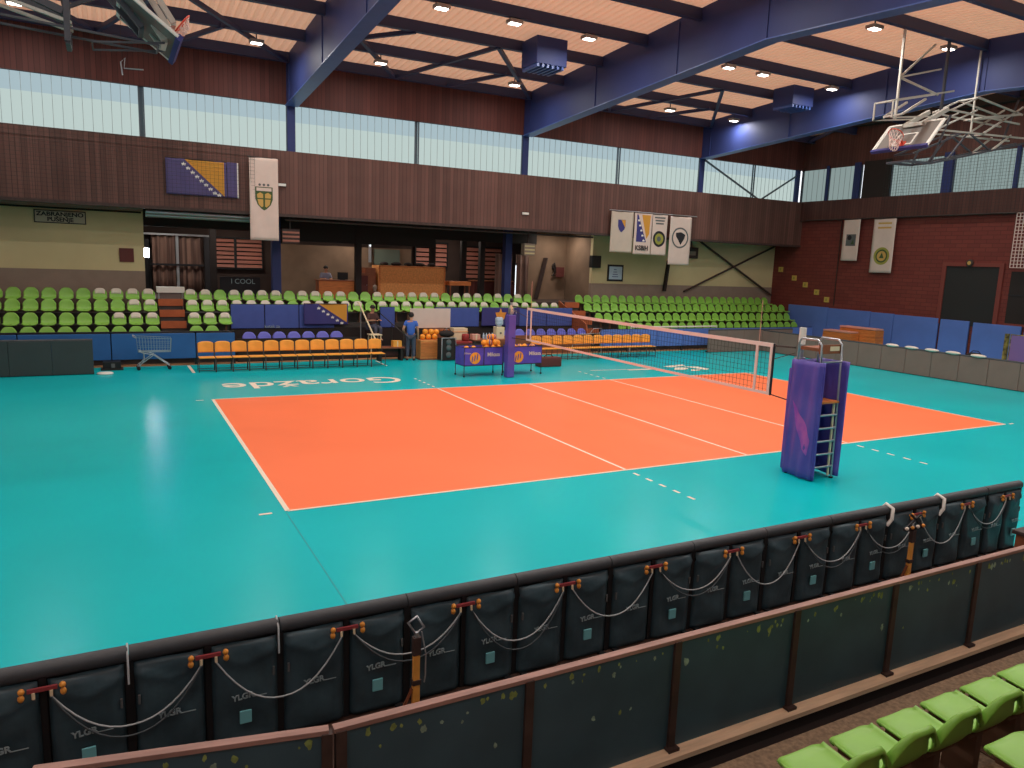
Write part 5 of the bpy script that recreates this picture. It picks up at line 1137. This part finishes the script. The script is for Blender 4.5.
for k in range(11):
    a, b = NX[k], NX[k+1]
    for dz, m, s in ((.34, 'cable', 'pale'), (.42, 'cabled', 'dark')):
        if s == 'dark' and k in (1, 4, 6, 9): continue
        pts = [(a+.05+(b-a-.10)*q/14, NY-.075-.045*math.sin(PI*q/14)-(.01 if s == 'dark' else 0), .735-dz*(1-abs(2*q/14-1)**2.2)*(.9+.2*math.sin(k*2.3))) for q in range(15)]
        o = MB().tube(pts, .0065, 6).build('cable', M[m]); tag(o, '%s cable sagging between the %s and %s near LED boards' % (s, ordn(k), ordn(k+1)), 'cable', 'cables behind the near LED boards')
for x, s in ((-2.1, 'first'), (-1.1, 'second')):
    o = MB().tube([(x, NY+.10, .86), (x, NY+.03, .952), (x, NY-.05, .90), (x, NY-.062, .70)], .007).build('cable_tie', M['cable']); tag(o, '%s pale strap over the roll at the left of the near boards' % s, 'strap', 'straps over the near boards')
for x, s in ((6.0, 'left'), (7.0, 'right')):
    o = MB().tube([(x, NY+.10, .86), (x, NY+.03, .952), (x, NY-.06, .92), (x-.02, NY-.075, .8), (x-.08, NY-.06, .72)], .022).build('foam_strap', M['white']); tag(o, 'thick white strap over the near boards, %s one near the second strut' % s, 'strap', 'straps over the near boards')
# orange struts
def strut(x, label, clips):
    r = thing('wooden_strut', label, 'strut', (x, NY-.30, 0))
    MB().box((-.028, -.02, 0.0), (.028, .02, .34), .004).box((-.026, -.018, .36), (.026, .018, .60), .004).build('plank', M['post_o'], r)
    MB().box((-.035, -.027, .33), (.035, .027, .37)).build('collar', M['rust'], r); MB().box((-.032, -.025, .58), (.032, .025, .73), .006).build('sleeve', M['rust'], r)
    MB().bar((-.03, 0, .30), (-.14, .03, .02), .02).build('brace', M['wood2'], r); MB().bar((-.05, -.03, .03), (-.2, -.03, .01), .05, .04).build('foot', M['post_o'], r)
    if clips:
        MB().box((-.16, -.02, .74), (.16, .02, .77)).bar((-.14, 0, .77), (.1, .0, .90), .02).bar((.14, 0, .77), (-.08, .0, .93), .02).build('clamp', M['ink'], r)
        for q in range(4): MB().sphere((-.15+.1*q, -.02, .77), .022, 8, 6).build('clip', M['gland'] if q % 2 else M['cush'], r)
    else:
        MB().tube([(-.07, 0, .86), (.0, 0, .90), (.06, 0, .80), (-.01, 0, .755)], .012, 6, True).bar((0, 0, .73), (.0, 0, .77), .03).tube([(.03, -.03, .78), (.06, -.05, .6), (.06, -.05, .42), (.05, -.05, .36)], .006).build('clamp', M['steel'], r)
    return r
strut(-.10, 'orange wooden strut with a metal clamp behind the third and fourth near boards', False)
strut(6.06, 'orange wooden strut with coloured clips behind the ninth and tenth near boards', True)

# ================================================================== NEAR FENCE, KERB AND SEATS
FY = -6.72
struct('trim_14', MB().prism([(-6, FY+.06, .09), (-6, FY+.06, .19), (-6, FY-.0, .20), (-6, FY-.085, .195), (-6, FY-.115, .17), (-6, FY-.115, .13)], (XR+6, 0, 0)), M['kerb'], 'tan timber kerb under the near fence')
struct('trim_18', MB().box((-6, FY-.09, -.1), (XR, FY+.05, .11)), M['dark'], 'dark strip standing for the shadow under the kerb')  # dark colour put in as the shadow below the kerb edge
struct('trim_15', MB().box((-6, FY-.34, -.1), (XR, FY-.09, .02)), M['dark'], 'gully behind the kerb, coloured dark as its shadow')  # gully floor painted dark for the shade lying in it
struct('floor_near', MB().box((-6, -8.35, -.1), (XR, FY-.32, .18)), M['concrete'], 'speckled brown concrete walkway of the near stand')
struct('floor_near_step', MB().box((-6, YN, -.1), (XR, -8.15, .52)), M['concrete'], 'concrete step of the near stand')
def blotch(cx, cz, s, y, seed):
    rnd = random.Random(seed); n = 11
    p = [(cx+s*(.5+.6*rnd.random())*math.cos(2*PI*k/n), y, cz+s*(.7+.9*rnd.random())*math.sin(2*PI*k/n)) for k in range(n)]
    return p
def fence_run(root, x0, step, n, seed, y=0.0):
    rnd = random.Random(seed)
    for k in range(n+1):
        MB().box((x0+k*step-.03, y-.055, .02 if k else .1), (x0+k*step+.03, y+.0, 1.03)).box((x0+k*step-.05, y-.09, .17), (x0+k*step+.05, y+.02, .215)).build('post', M['rust'], root)
    for k in range(n):
        a, b = x0+k*step+.03, x0+(k+1)*step-.03
        pm = MB().box((a-.03, y-.034, .195), (b+.03, y-.014, 1.02)); nb = len(pm.f); kinds = []
        for q in range(15):      # worn and mossy patches, part of the panel's own surface
            top = q > 7
            cz = .985-.03*rnd.random() if top else .955-.12*rnd.random()**2-(.3 if rnd.random() < .08 else 0)
            pm.add(blotch(a+.06+(b-a-.12)*rnd.random(), cz, (.006 if top else .009)+.020*rnd.random()**1.5, y-.0352-.00015*q, rnd.random()), [tuple(range(11))])
            kinds.append(1 if (top or rnd.random() < .5) else 2)
        pn = pm.build('panel', M['fence'], root); pn.data.materials.append(M['moss']); pn.data.materials.append(M['worn'])
        for q, kq in enumerate(kinds): pn.data.polygons[nb+q].material_index = kq
fn = thing('barrier_fence', 'long dark green panel fence with a pinkish top rail in front of the near seats', 'fence', (0, FY, 0))
fence_run(fn, -1.06, 1.21, 12, 3)
MB().box((-1.10, -.045, 1.02), (13.6, .012, 1.05), .005).build('top_rail', M['rail'], fn)
gt = thing('fence_gate', 'fence gate section swung open at the lower left', 'gate', (-1.10, FY, 0), math.atan2(-.285, 1.4))
fence_run(gt, -1.43, 1.40, 1, 9)
MB().box((-1.47, -.045, 1.02), (-.02, .012, 1.05), .005).build('top_rail', M['rail'], gt)
r = thing('brown_locker', 'brown wooden locker behind the fence near the end of the LED boards', 'locker', (7.56, -6.16, 0)); MB().box((-.35, -.22, .02), (.35, .22, .70), .02).build('body', M['wood2'], r); MB().box((-.30, -.235, .08), (.30, -.22, .64)).build('door', M['rust'], r); MB().box((-.38, -.25, .70), (.38, .25, .75), .015).build('lid', M['rust'], r)
# near green seats, backs toward the camera (they face the court)
NSH = MB().grid(lambda u, v: shell_fn(u, v, .212), 20, 30).mesh('shell', M['seat'])
NBR = MB().box((-.16, -.34, .40), (.16, -.04, .435), .01).box((-.035, -.28, .0), (.035, -.06, .41), .006).box((-.10, -.30, 0), (.10, -.02, .03)).mesh('bracket', M['seatdark'])
def near_seat(x, y, z, label, group):
    r = thing('stadium_seat', label, 'seat', (x, y, z), PI, group)
    for nm, me in (('shell', NSH), ('bracket', NBR)):
        o = bpy.data.objects.new(nm, me); COL.objects.link(o); o.parent = r
        if nm == 'shell': solidify(o, .014)
    return r
for k in range(7): near_seat(1.66+.477*k, -8.0, .16, '%s green seat from the left in the near front row' % ordn(k), 'near green seats, front row')
for k in range(3): near_seat(2.44+.477*k, -8.78, .51, '%s green seat from the left in the near second row' % ordn(k), 'near green seats, second row')

# ================================================================== CEILING HUNG BASKETBALL GOALS
def goal(name_label, sx, bx, bz, yc, truss, tx=.65, tz=.76, drop=.085):
    """goal folded up under the roof; sx = +1 board leans away towards +X"""
    r = thing('basketball_goal', name_label, 'basketball goal', (bx, yc, bz))
    t = Vector((sx*tx, 0, tz)); nrm = Vector((-sx*tz, 0, tx))       # up along the board, and out of its front
    def P(u, v, w=0): return Vector((0, u, 0)) + t*v + nrm*w
    mb = MB(); q = [P(-.9, 0), P(.9, 0), P(.9, 1.05), P(-.9, 1.05)]; mb.prism(q, nrm*-.012); mb.build('backboard', M['glassb'], r)
    fr = MB()
    for a, b in ((0, 1), (1, 2), (2, 3), (3, 0)): fr.bar(q[a], q[b], .06, .05, nrm)
    fr.build('board_frame', M['white'], r)
    s = [P(-.3, .15, .008), P(.3, .15, .008), P(.3, .6, .008), P(-.3, .6, .008)]; sq = MB()
    for a, b in ((0, 1), (1, 2), (2, 3), (3, 0)): sq.bar(s[a], s[b], .05, .012, nrm)
    sq.bar(P(-.84, .06, .008), P(-.84, 1.0, .008), .04, .012, nrm).bar(P(.84, .06, .008), P(.84, 1.0, .008), .04, .012, nrm).build('target_square', M['white'], r)
    MB().bar(P(-.92, -.02), P(.92, -.02), .09, .10, nrm).build('edge_pad', M['navy'], r)
    rc = P(0, .15, .40); ring = [rc + Vector((0, .225*math.cos(2*PI*k/20), 0)) + nrm*(.225*math.sin(2*PI*k/20)) for k in range(20)]
    MB().tube(ring, .014, 8, True).bar(P(-.08, .15, 0), P(-.06, .15, .19), .04).bar(P(.08, .15, 0), P(.06, .15, .19), .04).prism([P(-.12, .06, .01), P(.12, .06, .01), P(.12, .24, .01), P(-.12, .24, .01)], nrm*.03).build('rim', M['hoop'], r)
    hn = MB()
    for k in range(12):
        for d in (-1, 1):
            pts = []
            for j in range(5):
                a = 2*PI*(k+d*j*.5)/12; rr = .222-.10*(j/4)**.7
                fall = Vector((0, 0, -.11*j)) if False else t*(-.02*j) + Vector((0, 0, -drop*j))
                pts.append(rc + Vector((0, rr*math.cos(a), 0)) + nrm*(rr*math.sin(a)) + fall)
            hn.tube(pts, .008, 4)
    hn.build('hoop_net', M['hnet'], r)
    off = Vector((bx, yc, bz))
    tb, td = MB(), MB()
    for (a, b, w, dark) in truss:
        up_ = max(a[1], b[1]) > 9.4
        for dy in ((0,) if up_ else (-.3, .3)):
            (td if dark else tb).bar(Vector((a[0], dy, a[1]))-Vector((bx, 0, bz)), Vector((b[0], dy, b[1]))-Vector((bx, 0, bz)), w)
        for p in (() if up_ else (a,)): (td if dark else tb).bar(Vector((p[0]-bx, -.3, p[1]-bz)), Vector((p[0]-bx, .3, p[1]-bz)), w*.8)
    tb.build('truss', M['truss'], r); td.build('lower_truss', M['trussd'], r)
    return r
dk = deck_z(4.68)
TR = [((18.72, 8.25), (18.72, dk-.3), .06, 0), ((20.85, 8.6), (20.85, dk-.1), .07, 1), ((22.5, 8.2), (22.5, dk-.2), .045, 0),
      ((18.72, 9.45), (20.6, 9.95), .05, 0), ((18.72, 9.45), (20.6, 9.2), .05, 0), ((18.72, 9.45), (20.2, 10.6), .05, 0),
      ((18.15, 8.68), (20.9, 9.3), .05, 0), ((18.15, 8.2), (18.15, 8.68), .04, 0), ((18.15, 8.2), (20.0, 8.45), .04, 0), ((18.6, 8.35), (19.6, 8.9), .06, 0),
      ((19.6, 8.2), (20.7, 8.75), .12, 0), ((20.9, 8.75), (22.2, 9.28), .045, 0), ((22.2, 9.28), (24.7, 9.05), .05, 0), ((20.9, 8.75), (24.6, 8.75), .05, 0), ((22.55, 8.72), (24.6, 9.05), .06, 0),
      ((20.3, 8.1), (25.2, 8.35), .05, 0), ((20.3, 8.1), (22.2, 8.9), .045, 0), ((22.6, 8.2), (24.7, 9.3), .05, 0),
      ((19.0, 7.05), (20.2, 7.1), .07, 1), ((20.2, 7.1), (25.6, 8.3), .06, 1), ((19.3, 7.3), (21.5, 8.1), .05, 1), ((21.0, 7.3), (21.9, 8.2), .045, 1), ((21.9, 8.2), (23.2, 7.75), .045, 1), ((23.2, 7.75), (24.2, 8.35), .05, 0), ((20.2, 7.1), (20.9, 8.6), .05, 1), ((24.2, 8.0), (24.9, 9.6), .05, 1)]
goal('ceiling hung basketball goal folded up over the right end', 1, 19.05, 7.46, 4.68, TR)
TL = [((-1.1, 7.2), (-2.05, 8.6), .11, 0), ((-1.45, 7.35), (-2.6, 8.7), .09, 1), ((-.95, 7.5), (-1.75, 8.75), .09, 0), ((-1.2, 7.1), (-4.4, 7.25), .035, 1), ((-2.2, 7.0), (-1.1, 7.15), .03, 1),
      ((-2.6, 7.4), (-5.2, 8.3), .11, 1), ((-2.5, 7.25), (-4.6, 7.75), .05, 0), ((-2.55, 6.95), (-2.55, 7.7), .09, 1), ((-2.6, 7.6), (-.4, 8.8), .06, 1), ((-3.4, 8.0), (-3.4, dk), .06, 1), ((-1.7, 8.6), (-1.7, dk), .06, 1)]
goal('ceiling hung basketball goal at the top left corner, seen from behind', -1, -.93, 7.14, 4.68, TL, .80, .60, .02)
r = thing('hanging_hook', 'small pale hanging hook in front of the left upper boards', 'hook', (-1.75, 5.5, 6.75)); MB().tube([(0, 0, 0), (-.02, 0, .22), (.05, 0, .30), (.03, 0, .12), (.35, 0, .14)], .012).build('hook', M['steel'], r); MB().bar((0, 0, .25), (0, 0, deck_z(5.5)-6.8), .006).build('cord', M['rust'], r)

# ================================================================== SAFETY NETS
def snet(name_label, p0, du, nu, nv, h, pr):
    r = thing('safety_net', name_label, 'net', p0); mb = MB(); du = Vector(du)
    for k in range(nu+1): mb.bar(du*k, du*k + Vector((0, 0, h)), pr)
    for j in range(nv+1): mb.bar(Vector((0, 0, h*j/nv)), du*nu + Vector((0, 0, h*j/nv)), pr)
    mb.build('mesh', M['snet'] if 'dark' in name_label else M['hnet'], r)
    MB().bar((0, 0, h), du*nu + Vector((0, 0, h)), .02).build('head_rope', M['rust'], r); return r
snet('dark safety net hung in front of the left boarded wall', (-8, 17.02, 5.05), (.13, 0, 0), 80, 17, 2.1, .006)
snet('dark safety net hung in front of the end wall windows', (29.15, 12.5, 6.3), (0, -.13, 0), 60, 20, 2.6, .007)
snet('white goal net hung at the right edge of the end wall', (29.2, 6.55, 4.15), (0, -.13, 0), 30, 16, 2.1, .022)

# ================================================================== WORLD AND CAMERA
w = bpy.data.worlds.new('added_roof_light'); SC.world = w; w.use_nodes = True
bg = w.node_tree.nodes['Background']; bg.inputs[0].default_value = (.92, .95, 1.0, 1); bg.inputs[1].default_value = WORLD  # light above the roof, added to glow through the ceiling sheet
F_, C_ = 744.5118, (-2.0786, -10.5153, 3.6491)
yw, pt, ro = .4938, .1624, .0371
Fv = Vector((math.sin(yw)*math.cos(pt), math.cos(yw)*math.cos(pt), -math.sin(pt))); R0 = Vector((math.cos(yw), -math.sin(yw), 0)); U0 = R0.cross(Fv)
Rv = R0*math.cos(ro)+U0*math.sin(ro); Uv = U0*math.cos(ro)-R0*math.sin(ro)
cam = bpy.data.cameras.new('camera'); co = bpy.data.objects.new('camera', cam); COL.objects.link(co)
m4 = Matrix((Rv, Uv, -Fv)).transposed().to_4x4(); m4.translation = Vector(C_); co.matrix_world = m4
cam.sensor_width = 36; cam.sensor_fit = 'HORIZONTAL'; cam.lens = 36*F_/1024; cam.clip_end = 200; cam.clip_start = .05
SC.camera = co
vs = SC.view_settings; vs.view_transform = 'Standard'; vs.look = 'None'; vs.gamma = 1; vs.use_curve_mapping = False; vs.exposure = EXPO
SC.cycles.use_denoising = True; SC.cycles.max_bounces = 8; SC.cycles.diffuse_bounces = 5; SC.cycles.sample_clamp_indirect = 6
